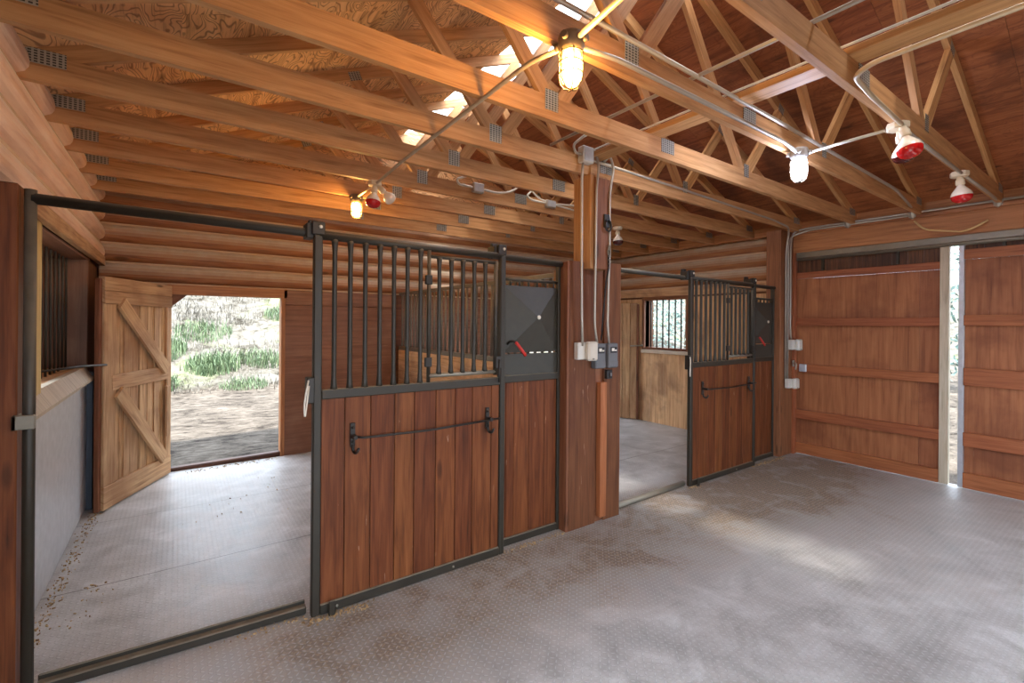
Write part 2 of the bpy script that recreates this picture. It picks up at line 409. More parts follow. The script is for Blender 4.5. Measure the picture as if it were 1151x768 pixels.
def mat_ground():
    k = N('dry_dirt_and_straw_grass'); o = k.obj(); s = k.n('ShaderNodeSeparateXYZ'); k.l(o, s.inputs[0])
    n1 = k.noise(k.map(o, (1, 1, 1)), 1.1, 8, .4, .7); n2 = k.noise(k.map(o, (1.6, 3.2, 1)), 2.6, 7, .9, .75)
    dirt = k.ramp(k.math('MULTIPLY_ADD', n2, .6, k.math('MULTIPLY', n1, .4)), [(.4, lin((36, 30, 25))), (.5, lin((84, 77, 69))), (.62, lin((113, 105, 95)))])
    hay = k.ramp(k.noise(o, 2.2, 8, .4, .75), [(.38, lin((50, 46, 38))), (.48, lin((92, 88, 80))), (.62, lin((110, 107, 101)))])
    h = k.ramp(s.outputs[2], [(.0, (0, 0, 0)), (.02, (0, 0, 0)), (.12, (1, 1, 1))])
    gr = k.ramp(k.noise(o, .55, 5, .5, .6), [(.54, (0, 0, 0)), (.66, (1, 1, 1))])
    hay = k.mix(k.math('MULTIPLY', gr, .35), hay, lin((140, 158, 100)))
    k.l(k.mix(h, dirt, hay), k.b.inputs['Base Color']); k.b.inputs['Roughness'].default_value = .95; k.b.inputs['Specular IOR Level'].default_value = .1
    k.bump(k.noise(k.map(o, (1, 2, 1)), 5, 7, .3, .7), .9, .06); return k.m
M['ground'] = mat_ground()
def leafm(name, a, b, tr=.3):
    k = N(name); r = k.rnd(); k.l(k.mix(r, lin(a), lin(b)), k.b.inputs['Base Color']); k.b.inputs['Roughness'].default_value = .6
    k.b.inputs['Subsurface Weight'].default_value = 0
    return k.m
M['green'] = leafm('green_grass_blades', (58, 80, 52), (106, 122, 86))
M['straw'] = leafm('dry_straw_blades', (78, 73, 63), (112, 108, 99))
M['leaf'] = leafm('tree_leaves', (66, 88, 80), (128, 150, 140))
M['chips'] = leafm('straw_and_wood_chips', (130, 100, 66), (214, 184, 134))
M['bark'] = plain('tree_bark', (112, 92, 74), .9)
def skyl():
    k = N('translucent_ridge_panel'); tr = k.n('ShaderNodeBsdfTranslucent'); tr.inputs[0].default_value = (.92, .93, .95, 1)
    tp = k.n('ShaderNodeBsdfTransparent'); mx = k.n('ShaderNodeMixShader'); mx.inputs[0].default_value = .12
    k.l(tr.outputs[0], mx.inputs[1]); k.l(tp.outputs[0], mx.inputs[2]); k.l(mx.outputs[0], k.out.inputs[0]); return k.m
M['skylight'] = skyl()

# ------------------------------------------------------------------ main dimensions (metres)
XL, XR, YB = -.65, 6.58, 6.35           # left wall, door wall, back wall
CX, CB, CT = 2.9, 2.86, 3.0             # roof centre, bottom and top of the bottom chords
SL = .4167
def zu(x): return 3.01 + SL * (6.2 - CX - abs(x - CX))       # underside of the rafters
def zt(x): return zu(x) + .1

# ------------------------------------------------------------------ setting
m = MB(); m.box((-.8, -1.1, -.12), (6.66, 6.47, 0)); o = m.build('floor', M['floor'], origin=False); struct(o, 'grey diamond tread rubber mats over the whole barn floor', 'floor')

def logs(mb_log, mb_ch, a, b, z0, z1, face, axis, sgn, first=None, hl=.2):
    """stack of D logs along an axis from a to b; face = room-side plane, sgn = direction into the room"""
    z = z0
    prof = [(-.03, .002), (.02, .01), (.048, .026), (.062, .05), (.066, .078), (.06, .115), (.046, .15), (.026, .178), (-.004, .196)]
    while z < z1 - .02:
        r = random.random(); off = random.random() * 30
        pts = []
        for (d, h) in prof: pts.append((face + sgn * (d - .03), min(z + h * hl / .2, z1)))
        nseg = 14
        for i in range(nseg):
            t0 = a + (b - a) * i / nseg; t1 = a + (b - a) * (i + 1) / nseg
            for k in range(len(pts) - 1):
                p, q = pts[k], pts[k + 1]
                wv = lambda t, zz: .0
                if axis == 'x': fc = [(t0, p[0], p[1]), (t1, p[0], p[1]), (t1, q[0], q[1]), (t0, q[0], q[1])]
                else: fc = [(p[0], t0, p[1]), (p[0], t1, p[1]), (q[0], t1, q[1]), (q[0], t0, q[1])]
                nn = (V(fc[1]) - V(fc[0])).cross(V(fc[2]) - V(fc[1]))
                if (nn.y if axis == 'x' else nn.x) * sgn < 0: fc = fc[::-1]
                uvs = [((c[0] if axis == 'x' else c[1]) + off, c[2] + off) for c in fc]
                mb_log.face(fc, uvs, r, True)
        # chinking strip behind the joint
        zz0, zz1 = z - .012, z + .016
        if axis == 'x': mb_ch.box((a, face - sgn * .03, zz0), (b, face - sgn * .012, zz1))
        else: mb_ch.box((face - sgn * .03, a, zz0), (face - sgn * .012, b, zz1))
        z += hl

def wall_with(name, log_spec, backing, matlog, label):
    ml, mc, mk = MB(), MB(), MB()
    for sp in log_spec: logs(ml, mc, *sp)
    for lo, hi in backing: mk.box(lo, hi)
    w = ml.build(name, matlog, origin=False); struct(w, label, 'wall')
    c = mc.build('chinking', M['chink'], w, local=True)
    k = mk.build('backing', M['panel'], w, local=True)
    return w
# left wall: logs above the feed opening
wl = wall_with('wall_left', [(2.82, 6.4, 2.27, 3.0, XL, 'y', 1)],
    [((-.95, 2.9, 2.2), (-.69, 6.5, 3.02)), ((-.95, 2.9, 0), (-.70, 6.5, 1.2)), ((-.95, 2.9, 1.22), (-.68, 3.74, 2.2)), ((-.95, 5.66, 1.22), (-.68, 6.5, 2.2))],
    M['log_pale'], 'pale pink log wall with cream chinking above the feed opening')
# back wall with the two stall doorways
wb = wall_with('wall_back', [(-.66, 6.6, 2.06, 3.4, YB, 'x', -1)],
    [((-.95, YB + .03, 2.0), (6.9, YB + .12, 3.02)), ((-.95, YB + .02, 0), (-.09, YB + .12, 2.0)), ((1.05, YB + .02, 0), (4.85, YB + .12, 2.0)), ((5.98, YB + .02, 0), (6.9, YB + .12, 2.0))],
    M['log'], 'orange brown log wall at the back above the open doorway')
mk = MB()
mk.prism_y([(-.9, 3.0), (6.7, 3.0), (CX, zt(CX) + .02)], YB + .05, YB + .09, axis=(1, 0)); mk.build('gable_boards', M['ply_left'], wb, local=True)
mk = MB()
for a, b in ((-.66, -.1), (1.06, 1.9), (1.9, 2.5), (2.62, 3.8), (3.8, 4.84), (6.0, 6.58)): mk.box((a, YB - .02, 0.0), (b, YB + .02, 1.86), grain=0)
for a, b in ((1.06, 2.5), (2.62, 4.84), (6.0, 6.58)): mk.box((a, YB - .03, 1.865), (b, YB + .015, 2.04), grain=0)
mk.build('kick_board', M['kick'], wb, local=True, bevel=.002)
# right wall: stall part
wr = wall_with('wall_right', [(3.0, 6.36, 2.27, 2.87, XR, 'y', -1)],
    [((XR + .03, 2.9, 2.13), (XR + .2, 6.5, 3.02)), ((XR + .0, 2.9, 0), (XR + .2, 6.5, 1.2)), ((XR, 5.23, 1.2), (XR + .2, 6.5, 2.13)), ((XR, 2.9, 1.2), (XR + .2, 4.4, 2.13))],
    M['log'], 'tan log and plywood wall of the far stall with a barred window')
mk = MB()
for a, b in ((3.0, 4.3), (4.3, 5.5), (5.5, 6.34)): mk.box((XR - .02, a, 0), (XR + .01, b, 1.2), grain=2)
mk.box((XR - .02, 5.24, 1.2), (XR + .01, 6.34, 2.1), grain=2); mk.box((XR - .02, 3.0, 1.2), (XR + .01, 4.34, 2.1), grain=2)
mk.box((XR - .03, 3.0, 2.13), (XR + .03, 6.34, 2.26), grain=1)
mk.build('lining_board', M['tan'], wr, local=True, bevel=.002)
mk = MB(); mk.box((6.5, -1.0, 2.87), (6.62, 6.4, 2.99)); mk.build('top_plate', M['header'], wr, local=True, bevel=.003)

m = MB(); m.box((-.9, -1.1, 2.5), (6.7, -1.0, 3.02)); m.prism_y([(-.9, 3.0), (6.7, 3.0), (CX, zt(CX) + .02)], -1.1, -1.0, axis=(1, 0)); m.box((-.85, -1.0, 2.3), (-.72, 2.9, 3.02))  # unseen wall added behind the camera, openings sized to let sun onto the floor
m.box((-.85, .5, 0), (-.72, 2.79, 2.3)); m.box((1.9, -1.1, 0), (2.9, -1.0, 2.5), grain=2); m.box((2.9, -1.1, 0), (6.6, -1.0, 1.0)); m.box((2.9, -1.1, 2.0), (6.6, -1.0, 2.5)); m.box((6.2, -1.1, 1.0), (6.6, -1.0, 2.0), grain=2); m.box((-.85, -1.1, 0), (-.55, -1.0, 2.5), grain=2)  # side boards added at the aisle end to keep sun off the floor ahead
struct(m.build('light_shaping_wall', M['panel'], origin=False), 'added board wall behind the viewer, its openings shaping the light', 'wall')
# window in the right wall
w = MB(); w.box((XR - .045, 4.36, 2.07), (XR + .1, 5.28, 2.13)); w.box((XR - .04, 5.23, 1.2), (XR + .1, 5.28, 2.07)); w.box((XR - .04, 4.36, 1.2), (XR + .1, 4.42, 2.07)); w.box((XR - .03, 4.42, 1.235), (XR + .1, 5.23, 1.275))
w1 = struct(w.build('window_1', M['post'], bevel=.003), 'barred window in the far stall with bright trees outside', 'window')
w = MB(); w.box((XR - .06, 4.36, 1.175), (XR + .12, 5.29, 1.232)); w.build('window_sill', M['concrete'], w1, bevel=.004)
for y in (5.11, 4.99, 4.87, 4.75, 4.63, 4.52):
    w = MB(); w.tube([(XR - .01, y, 1.27), (XR - .01, y, 2.08)], .012); w.build('window_bar', M['iron'], w1)

# feed opening in the left wall: soffit, jambs, shutter boards, bars
w = MB(); w.box((-.93, 3.74, 2.19), (-.66, 5.7, 2.21)); w.box((-.93, 5.6, 1.22), (-.66, 5.66, 2.2), grain=2)
w2 = struct(w.build('window_2', M['kick'], bevel=.002), 'deep barred feed opening in the left log wall', 'window')
w = MB(); w.box((-.655, 3.4, 2.21), (-.61, 6.3, 2.305)); w.build('lintel_board', M['rough'], w2, bevel=.004)
w = MB(); w.box((-.69, 3.42, 1.2), (-.64, 3.76, 2.21), grain=2); w.build('jamb_board', M['yellow'], w2, bevel=.004)
w = MB(); w.box((-.93, 3.74, 1.2), (-.66, 5.62, 1.235), grain=1); w.build('window_sill', M['rough'], w2, bevel=.004)
w = MB(); y = 4.3
while y < 5.6: w.box((-.945, y, 1.235), (-.92, min(y + .13, 5.6), 2.19), grain=2); y += .133
w.build('shutter_board', M['kick'], w2, bevel=.004)
for i in range(9):
    y = 4.32 + i * .15
    w = MB(); w.tube([(-.79, y, 1.235), (-.79, y, 2.2)], .008); w.build('window_bar', M['steel'], w2)

# roof sheathing and the ridge skylight
def slope(x0, x1, y0, y1, mat, name, sheet=1.22, row=.61):
    mb = MB(); s = 1 if x1 > CX else -1
    xs = []; x = x0
    lo, hi = min(x0, x1), max(x0, x1)
    n = max(1, round((hi - lo) / 1.12))
    for i in range(n):
        a = lo + (hi - lo) * i / n; b = lo + (hi - lo) * (i + 1) / n
        y = y0 - (.6 if i % 2 else 0)
        while y < y1:
            ya, yb = max(y, y0), min(y + 2.4, y1)
            if yb > ya + .01:
                r = random.random(); ou, ov = random.random() * 30, random.random() * 30
                c = []
                for kz in (0, .014):
                    for yy in (ya + .0008, yb - .0008):
                        for xx in (a, b): c.append((xx, yy, zt(xx) + .001 + kz))
                i0 = len(mb.v); mb.v += c
                for q in ((0, 2, 3, 1), (4, 5, 7, 6), (0, 1, 5, 4), (2, 6, 7, 3), (0, 4, 6, 2), (1, 3, 7, 5)):
                    mb.f.append(tuple(i0 + k for k in q)); mb.uv.append([(c[k][1] + ou, c[k][0] * 1.08 + ov) for k in q]); mb.r.append(r); mb.sm.append(False)
            y += 2.4
    o = mb.build(name, mat, origin=False)
    mb = MB(); mb.prism_y([(lo, zt(lo) + .018), (hi, zt(hi) + .018), (hi, zt(hi) + .04), (lo, zt(lo) + .04)], y0, y1); mb.build('roofing', M['dark_plastic'], o, local=True)
    return o
cl = struct(slope(-1.3, 2.62, -1.15, 6.6, M['ply_left'], 'ceiling'), 'light swirl grained plywood roof sheathing on the left slope', 'ceiling')
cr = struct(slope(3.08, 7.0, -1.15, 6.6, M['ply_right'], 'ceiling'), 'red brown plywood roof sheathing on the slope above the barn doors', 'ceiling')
def sk():
    mb = MB()
    for a, b in ((2.6, CX), (CX, 3.1)):
        c = [(a, -1.15, zt(a) + .02), (b, -1.15, zt(b) + .02), (b, 6.6, zt(b) + .02), (a, 6.6, zt(a) + .02)]; mb.face(c)
    return mb.build('window_3', M['skylight'], origin=False)
struct(sk(), 'bright translucent skylight strip along the roof ridge', 'skylight')

# ------------------------------------------------------------------ roof trusses
TY = [.92 + .6 * k for k in range(9)]
TL = ['nearest roof truss, carrying the three heat lamps beside the barn doors',
      'second roof truss, with the white lit lamp and the big amber lamp under it',
      'third roof truss, passing just in front of the pillar top',
      'fourth roof truss, resting on the central pillar',
      'fifth roof truss, the first one behind the central pillar',
      'sixth roof truss, with looped cables and a small heat lamp under it',
      'seventh roof truss, with the small distant amber lamp under it',
      'eighth roof truss, last but one before the back log wall',
      'ninth roof truss, right against the back log wall']
def make_truss():
    t = thing('roof_truss', TL[0], 'roof truss', (CX, TY[0], CB), 0, 'fir roof trusses in a row')
    y0, y1 = TY[0], TY[0] + .038
    xh = 6.464
    mb = MB(); mb.prism_y([(2 * CX - 6.6, CB), (6.6, CB), (6.6, zt(6.6) - .003), (xh, CT), (2 * CX - xh, CT), (2 * CX - 6.6, zt(6.6) - .003)], y0, y1, axis=(1, 0)); mb.build('bottom_chord', M['truss'], t, bevel=.002)
    for s in (1, -1):
        X = lambda x: CX + s * (x - CX)
        mb = MB(); mb.prism_y([(X(CX + .001), zu(CX)), (X(6.224), CT + .001), (X(6.46), CT + .001), (X(CX + .001), zt(CX))], y0 + .001, y1 - .001); mb.build('rafter', M['truss'], t, bevel=.002)
        for (xa, za, xb, zb) in ((4.03, CT - .01, 4.62, zu(4.62) + .01), (3.93, CT - .01, 2.95, zu(2.95) + .01)):
            mb = MB(); mb.beam((X(xa), (y0 + y1) / 2, za), (X(xb), (y0 + y1) / 2, zb), .085 if False else .034, .085, up=(0, 0, 1)) if False else None
            d = V((X(xb) - X(xa), zb - za)).normalized(); p = V((-d.y, d.x)) * .044
            A, B = V((X(xa), za)), V((X(xb), zb))
            pl = [tuple(A - p), tuple(B - p), tuple(B + p), tuple(A + p)]
            mb.prism_y(pl, y0 + .002, y1 - .002); mb.build('web', M['truss'], t, bevel=.002)
    def plate(x, z, w, h, ang=0, mat='plate'):
        mb = MB(); c, s_ = math.cos(ang), math.sin(ang)
        q = [(-w / 2, -h / 2), (w / 2, -h / 2), (w / 2, h / 2), (-w / 2, h / 2)]
        mb.prism_y([(x + a * c - b * s_, z + a * s_ + b * c) for a, b in q], y0 - .0025, y0 - .0003, axis=(c, s_))
        mb.build('gusset_plate', M[mat], t)
    plate(CX, 2.955, .15, .1)
    plate(4.0, CT - .005, .075, .11); plate(1.79, CT - .025, .1, .12)
    for s in (1, -1):
        X = lambda x: CX + s * (x - CX)
        plate(X(4.62), zu(4.62) + .03, .1, .07, -s * math.atan(SL)); plate(X(6.36), 2.985, .16, .075)
    return t
tr0 = make_truss()
for k in range(1, 9):
    c = copy_tree(tr0); c.location = (CX, TY[k], CB); c['label'] = TL[k]

# lateral brace on the chords and the rods beside it
m = MB(); m.box((2.70, -.9, CT + .002), (2.84, 3.0, CT + .04)); tag(m.build('brace_board', M['truss'], bevel=.003), 'long flat board laid across the tops of the nearest truss chords', 'brace board')
def pipe(name, pts, r, mat, label, cat, group=None, rad=.07, n=8):
    mb = MB(); mb.tube(fillet(pts, rad), r, n); return tag(mb.build(name, mat), label, cat, group)
pipe('cable', [(2.69, -.9, CT + .05), (2.69, 1.0, CT + .046), (2.69, 2.9, CT + .048)], .007, M['cable'], 'thin white cable on the edge of the long brace board', 'cable')
pipe('conduit', [(2.3, -.9, CT + .014), (2.3, .9, CT + .012), (2.29, 2.72, CT + .012)], .011, M['galv'], 'straight metal conduit over the truss chords, parallel to the brace board', 'conduit')

# ------------------------------------------------------------------ door wall on the right
m = MB(); m.box((6.5, -1.0, 2.6), (6.6, 2.82, 2.868)); m.box((6.47, -1.0, 2.83), (6.5, 2.82, 2.87))
struct(m.build('lintel', M['header'], bevel=.004), 'wide stained header beam above the sliding barn doors', 'header beam')
m = MB(); m.tube([(6.545, -1.0, 2.515), (6.545, 2.815, 2.515)], .022, 10); m.box((6.53, -1.0, 2.535), (6.6, 2.815, 2.6))
tag(m.build('door_rail', M['steel_light']), 'grey steel rail above the sliding barn doors', 'rail')
def barn_door(y0, y1, bands, label, dark_to, seam_y):
    t = thing('sliding_barn_door', label, 'barn door', (6.6, (y0 + y1) / 2, .012))
    mb = MB(); ys = [y0] + [s for s in seam_y if y0 < s < y1] + [y1]
    for a, b in zip(ys[:-1], ys[1:]): mb.box((6.58, a + .001, .012), (6.6, b - .001, bands[0][0]), grain=2)
    mb.build('door_panel', M['barn'], t)
    mb = MB(); y = y0
    while y < y1: mb.box((6.585, y + .001, bands[0][1]), (6.6, min(y + .14, y1) - .001, 2.5), grain=2); y += .14
    mb.build('top_board', M['barn_dark'], t)
    for a, b in bands:
        mb = MB(); mb.box((6.535, y0, a), (6.58, y1, b)); mb.build('batten', M['batten'], t, bevel=.004)
    return t
B1 = [(2.265, 2.345), (1.66, 1.755), (1.06, 1.165), (.46, .575), (.012, .15)]
B2 = [(2.35, 2.45), (1.67, 1.78), (1.06, 1.24), (.44, .58), (.012, .166)]
bd = barn_door(1.387, 2.84, B1, 'sliding brown plywood barn door with battens, nearest the stalls', 0, (1.56,))
m = MB(); m.box((6.535, 1.312, .012), (6.6, 1.387, 2.55)); m.build('edge_stile', M['white_trim'], bd, bevel=.003)
for y in (1.75, 2.5):
    m = MB(); m.box((6.55, y - .012, 2.36), (6.583, y + .012, 2.5)); m.build('hanger', M['steel'], bd)
bd2 = barn_door(-.9, 1.2, B2, 'sliding brown plywood barn door cut off by the picture edge', 0, (.3,))
m = MB(); m.box((6.54, 1.2, .012), (6.6, 1.241, 2.5)); m.build('edge_stile', M['alu'], bd2, bevel=.003)
for y in (.92, .1):
    m = MB(); m.box((6.55, y - .012, 2.36), (6.583, y + .012, 2.5)); m.build('hanger', M['steel'], bd2)
# jamb of the barn door opening and end post of the stall front
m = MB(); m.box((6.17, 2.82, 0), (6.56, 3.0, 2.868), grain=2); o = m.build('end_post', M['post'], bevel=.005); struct(o, 'brown timber post between the far stall front and the barn doors', 'post')
m = MB(); m.box((6.49, 2.79, 0), (6.56, 2.822, 2.6), grain=2); m.build('edge_board', M['batten'], o, bevel=.003)

# ------------------------------------------------------------------ central pillar
pl = thing('pillar', 'central timber pillar cased in brown boards with switch boxes', 'pillar', (2.82, 2.82, 0)); pl['kind'] = 'structure'
m = MB(); m.box((2.68, 2.68, 2.1), (2.88, 2.88, CB), grain=2); m.build('timber_core', M['truss'], pl, bevel=.006)
m = MB(); m.box((2.715, 2.662, 2.1), (2.885, 2.679, CB - .02), grain=2); m.build('upper_face_board', M['post'], pl, bevel=.003)
m = MB(); m.box((2.53, 2.77, 0), (3.125, 2.9, 2.155), grain=2); m.build('casing_core', M['post'], pl)
m = MB(); m.box((2.505, 2.752, 0), (2.53, 2.9, 2.15), grain=2); m.build('side_board', M['post'], pl, bevel=.003)
m = MB(); m.box((2.531, 2.75, 0), (2.825, 2.77, 2.16), grain=2); m.build('casing_board', M['panel'], pl, bevel=.003)
m = MB(); m.box((2.925, 2.75, 0), (3.125, 2.77, 2.175), grain=2); m.build('casing_board', M['panel'], pl, bevel=.003)
m = MB(); m.box((2.85, 2.715, .05), (2.925, 2.765, 1.17), grain=2); m.build('cover_strip', M['batten'], pl, bevel=.003)

# ------------------------------------------------------------------ stall fronts
def bar(p0, p1, r=.014, flare=True):
    """tube with flattened, flared ends"""
    mb = MB(); p0, p1 = V(p0), V(p1)
    pts = [p0.lerp(p1, t) for t in (0, .03, .09, .91, .97, 1)]
    mb.tube(pts, [r * 1.5, r * 1.25, r, r, r * 1.25, r * 1.5] if flare else r, 8); return mb
GD = 'sliding stall doors with barred tops'
def stall_door():
    Y = 2.77
    t = thing('stall_door', 'sliding stall door left of the central pillar, with planks below and bars above', 'stall door', (1.26, Y, 0), 0, GD)
    S = M['steel']
    for a, b in ((.612, .658), (1.867, 1.91)):
        mb = MB(); mb.box((a, Y - .022, .004), (b, Y + .022, 2.14), grain=2); mb.build('frame_post', S, t, bevel=.006)
    mb = MB(); mb.tube([(.64, Y - .002, 2.137), (1.89, Y - .002, 2.137)], .021, 12); mb.build('top_rail', S, t)
    for z0, z1, nm in ((1.216, 1.27, 'middle_rail'), (.004, .062, 'bottom_rail')):
        mb = MB(); mb.box((.658, Y - .02, z0), (1.867, Y + .02, z1), grain=0); mb.build(nm, S, t, bevel=.004)
    for k in range(7):
        x = .728 + .0885 * k; bar((x, Y, 1.268), (x, Y, 2.125)).build('bar', S, t)
    # feed gate
    g = MB(); g.tube([(1.312, Y - .012, 1.27), (1.312, Y - .012, 2.12)], .013, 8); gate = g.build('feed_gate', S, t)
    g = MB(); g.tube([(1.312, Y - .012, 2.082), (1.83, Y - .012, 2.082)], .012, 8); g.build('gate_rail', S, gate)
    g = MB(); g.tube([(1.312, Y - .012, 1.312), (1.83, Y - .012, 1.312)], .014, 8); g.build('gate_rail', M['steel_light'], gate)
    g = MB(); g.tube([(1.827, Y - .012, 1.29), (1.827, Y - .012, 2.095)], .015, 8); g.build('gate_post', S, gate)
    for k in range(5):
        x = 1.385 + .0885 * k; bar((x, Y - .012, 1.32), (x, Y - .012, 2.078), .0135).build('gate_bar', S, gate)
    for z in (1.40, 1.93):
        g = MB(); g.box((1.285, Y - .028, z - .03), (1.33, Y - .004, z + .03)); g.build('hinge', M['iron'], gate, bevel=.003)
    g = MB(); g.box((1.815, Y - .045, 1.34), (1.86, Y - .01, 1.42)); g.tube([(1.84, Y - .045, 1.24), (1.84, Y - .045, 1.4)], .008); g.build('gate_latch', M['iron'], gate)
    mb = MB(); xs = [.658, .789, .941, 1.091, 1.22, 1.37, 1.514, 1.646, 1.80, 1.867]
    for a, b in zip(xs[:-1], xs[1:]): mb.box((a + .002, Y - .008, .06), (b - .002, Y + .016, 1.217), grain=2)
    mb.build('plank_panel', M['plank'], t, bevel=.003)
    mb = MB()
    for x, z in ((.75, .03), (1.5, .03)): mb.ball((x, Y - .021, z), .008, 8)
    mb.build('rail_bolt', M['steel_light'], t)
    for x0 in (.6, 1.845):
        mb = MB(); mb.box((x0, Y - .022, 2.14), (x0 + .07, Y + .022, 2.215)); mb.box((x0 - .025, Y + .0, 2.12), (x0 + .02, Y + .09, 2.205)); mb.box((x0 + .0, Y + .07, 2.19), (x0 + .06, Y + .1, 2.235))
        h = mb.build('track_hanger', M['iron'], t, bevel=.005)
        mb = MB(); mb.ball((x0 + .045, Y - .024, 2.185), .011, 8); mb.build('bolt_head', M['knob'], h)
    # blanket bar
    mb = MB(); mb.tube(fillet([(.835, Y - .02, .99), (.87, Y - .075, .985), (1.3, Y - .075, .976), (1.845, Y - .06, .988)], .04), .0075, 8); bb = mb.build('blanket_bar', M['iron'], t)
    for x in (.832, 1.763):
        mb = MB(); mb.box((x - .014, Y - .022, .925), (x + .014, Y - .008, 1.065)); mb.ball((x, Y - .024, 1.04), .01, 8); mb.ball((x, Y - .024, .955), .01, 8)
        mb.tube(fillet([(x, Y - .02, .94), (x, Y - .03, .9), (x + .01, Y - .06, .895), (x + .02, Y - .07, .925)], .02), .009, 8)
        mb.box((x - .012, Y - .075, .978), (x + .012, Y - .015, 1.0)); mb.build('bar_bracket', M['iron'], bb, bevel=.002)
    mb = MB(); mb.box((.578, Y - .03, 1.2), (.618, Y + .03, 1.345)); lt = mb.build('door_latch', M['iron'], t, bevel=.005)
    mb = MB(); mb.tube(fillet([(.585, Y - .03, 1.33), (.572, Y - .045, 1.28), (.56, Y - .045, 1.19), (.565, Y - .045, 1.12), (.575, Y - .04, 1.2), (.588, Y - .03, 1.3)], .03), .005, 6); mb.build('latch_cord', M['cable'], lt)
    return t
sd1 = stall_door()
sd2 = copy_tree(sd1); sd2.location = (1.26 + 3.64, 2.83, 0); sd2['label'] = 'sliding stall door of the far stall, next to the barn doors'

def front_panel():
    Y = 2.85; S = M['steel']
    t = thing('stall_front_panel', 'fixed stall front panel beside the central pillar, black sheet above planks', 'stall panel', (2.2, Y, 0), 0, 'fixed stall front panels')
    for a, b in ((1.915, 1.955), (2.478, 2.505)):
        mb = MB(); mb.box((a, Y - .02, 0), (b, Y + .02, 2.05 if a < 2 else 2.13), grain=2); mb.build('frame_post', S, t, bevel=.004)
    for z0, z1, nm in ((1.213, 1.267, 'middle_rail'), (.004, .06, 'bottom_rail')):
        mb = MB(); mb.box((1.955, Y - .02, z0), (2.478, Y + .02, z1), grain=0); mb.build(nm, S, t, bevel=.004)
    mb = MB(); xs = [1.955, 1.985, 2.058, 2.202, 2.353, 2.478]
    for a, b in zip(xs[:-1], xs[1:]): mb.box((a + .0015, Y - .004, .058), (b - .0015, Y + .018, 1.214), grain=2)
    mb.build('plank_panel', M['plank'], t, bevel=.003)
    mb = MB(); mb.tube([(1.95, Y, 1.985), (2.48, Y, 1.985)], .012, 8); mb.build('top_bar', S, t)
    for k in range(6):
        mb = MB(); x = 2.02 + .085 * k; mb.tube([(x, Y, 1.94), (x, Y, 1.985)], .009, 6); mb.build('stub_bar', S, t)
    x0, x1, z0, z1 = 1.955, 2.478, 1.435, 1.94; c = ((x0 + x1) / 2 + .02, Y - .07, 1.702); yb = Y + .006
    q = [(x0, Y, z0), (x1, Y, z0), (x1, Y, z1), (x0, Y, z1)]
    mb = MB()
    for i in range(4):
        a, b = q[i], q[(i + 1) % 4]; mb.face([a, b, c], [(0, 0), (1, 0), (.5, .5)], i / 4)
        mb.face([b, a, (a[0], yb, a[2]), (b[0], yb, b[2])])
    mb.face([(x, yb, z) for x, _, z in q][::-1]); sh = mb.build('creased_sheet', M['black_sheet'], t)
    mb = MB(); mb.box((x0, Y - .004, 1.268), (x1, Y + .004, 1.425)); mb.build('lower_sheet', M['black_sheet'], t)
    mb = MB(); mb.ball((c[0], Y - .075, c[2]), .017, 10, (1, .6, 1)); mb.build('sheet_knob', M['knob'], sh)
    p = fillet([(1.992, Y - .01, 1.50), (1.995, Y - .04, 1.525), (2.02, Y - .07, 1.52), (2.05, Y - .095, 1.47), (2.085, Y - .11, 1.415)], .03)
    mb = MB(); mb.tube(p[:len(p) // 2 + 1], .009, 8); hk = mb.build('feed_handle', M['iron'], t)
    mb = MB(); mb.tube(p[len(p) // 2:], .012, 8); mb.build('grip', M['red_grip'], hk)
    return t
fp1 = front_panel()
fp2 = copy_tree(fp1); fp2.location = (2.2 + 3.64, 2.90, 0); fp2['label'] = 'fixed stall front panel beside the end post, black sheet above planks'

# door tracks, bottom sills, guides
m = MB(); m.tube([(-.51, 2.81, 2.168), (2.505, 2.83, 2.135)], .024, 12); tr = tag(m.build('door_track', M['steel']), 'long dark pipe rail over the open stall doorway on the left', 'door rail')
m = MB(); m.tube([(3.126, 2.86, 2.145), (6.17, 2.9, 2.135)], .022, 12); tr = tag(m.build('door_track', M['steel']), 'dark pipe rail over the far stall doorway beyond the pillar', 'door rail')
t = thing('track_post', 'upright dark steel tube at the left end of the door rail', 'post', (-.512, 2.81, 0))
m = MB(); m.tube([(-.514, 2.81, 0), (-.514, 2.81, 2.205)], .021, 12); m.build('tube_post', M['steel'], t)
m = MB(); m.box((-.56, 2.77, 1.19), (-.49, 2.79, 1.25)); m.box((-.56, 2.77, 1.19), (-.545, 2.86, 1.25)); m.build('strike_plate', M['steel_light'], t, bevel=.003)
m = MB(); m.box((-.9, 2.8, 0), (-.548, 2.9, 2.225), grain=2); o = struct(m.build('corner_post', M['plank'], bevel=.006), 'red brown timber at the left edge of the picture', 'post')
m = MB(); m.beam((-.5, 2.90, .022), (.6, 2.835, .022), .045, .044); m.beam((-.5, 2.925, .035), (.6, 2.86, .035), .012, .06); tag(m.build('door_sill', M['steel'], bevel=.006), 'rusty bottom guide sill across the open left stall doorway', 'sill')
m = MB(); m.tube([(3.13, 2.85, .025), (4.24, 2.88, .025)], .028, 10); tag(m.build('door_sill', M['steel_light']), 'rounded bottom guide sill across the far stall doorway', 'sill')
for i, (x, y, lb) in enumerate(((.715, 2.715, 'small steel door guide on the floor before the left stall door'), (4.36, 2.775, 'small steel door guide on the floor before the far stall door'))):
    m = MB(); m.box((x - .017, y, 0), (x + .017, y + .012, .085)); m.box((x - .017, y, 0), (x + .017, y + .03, .008)); tag(m.build('door_guide', M['steel'], bevel=.004), lb, 'door guide')

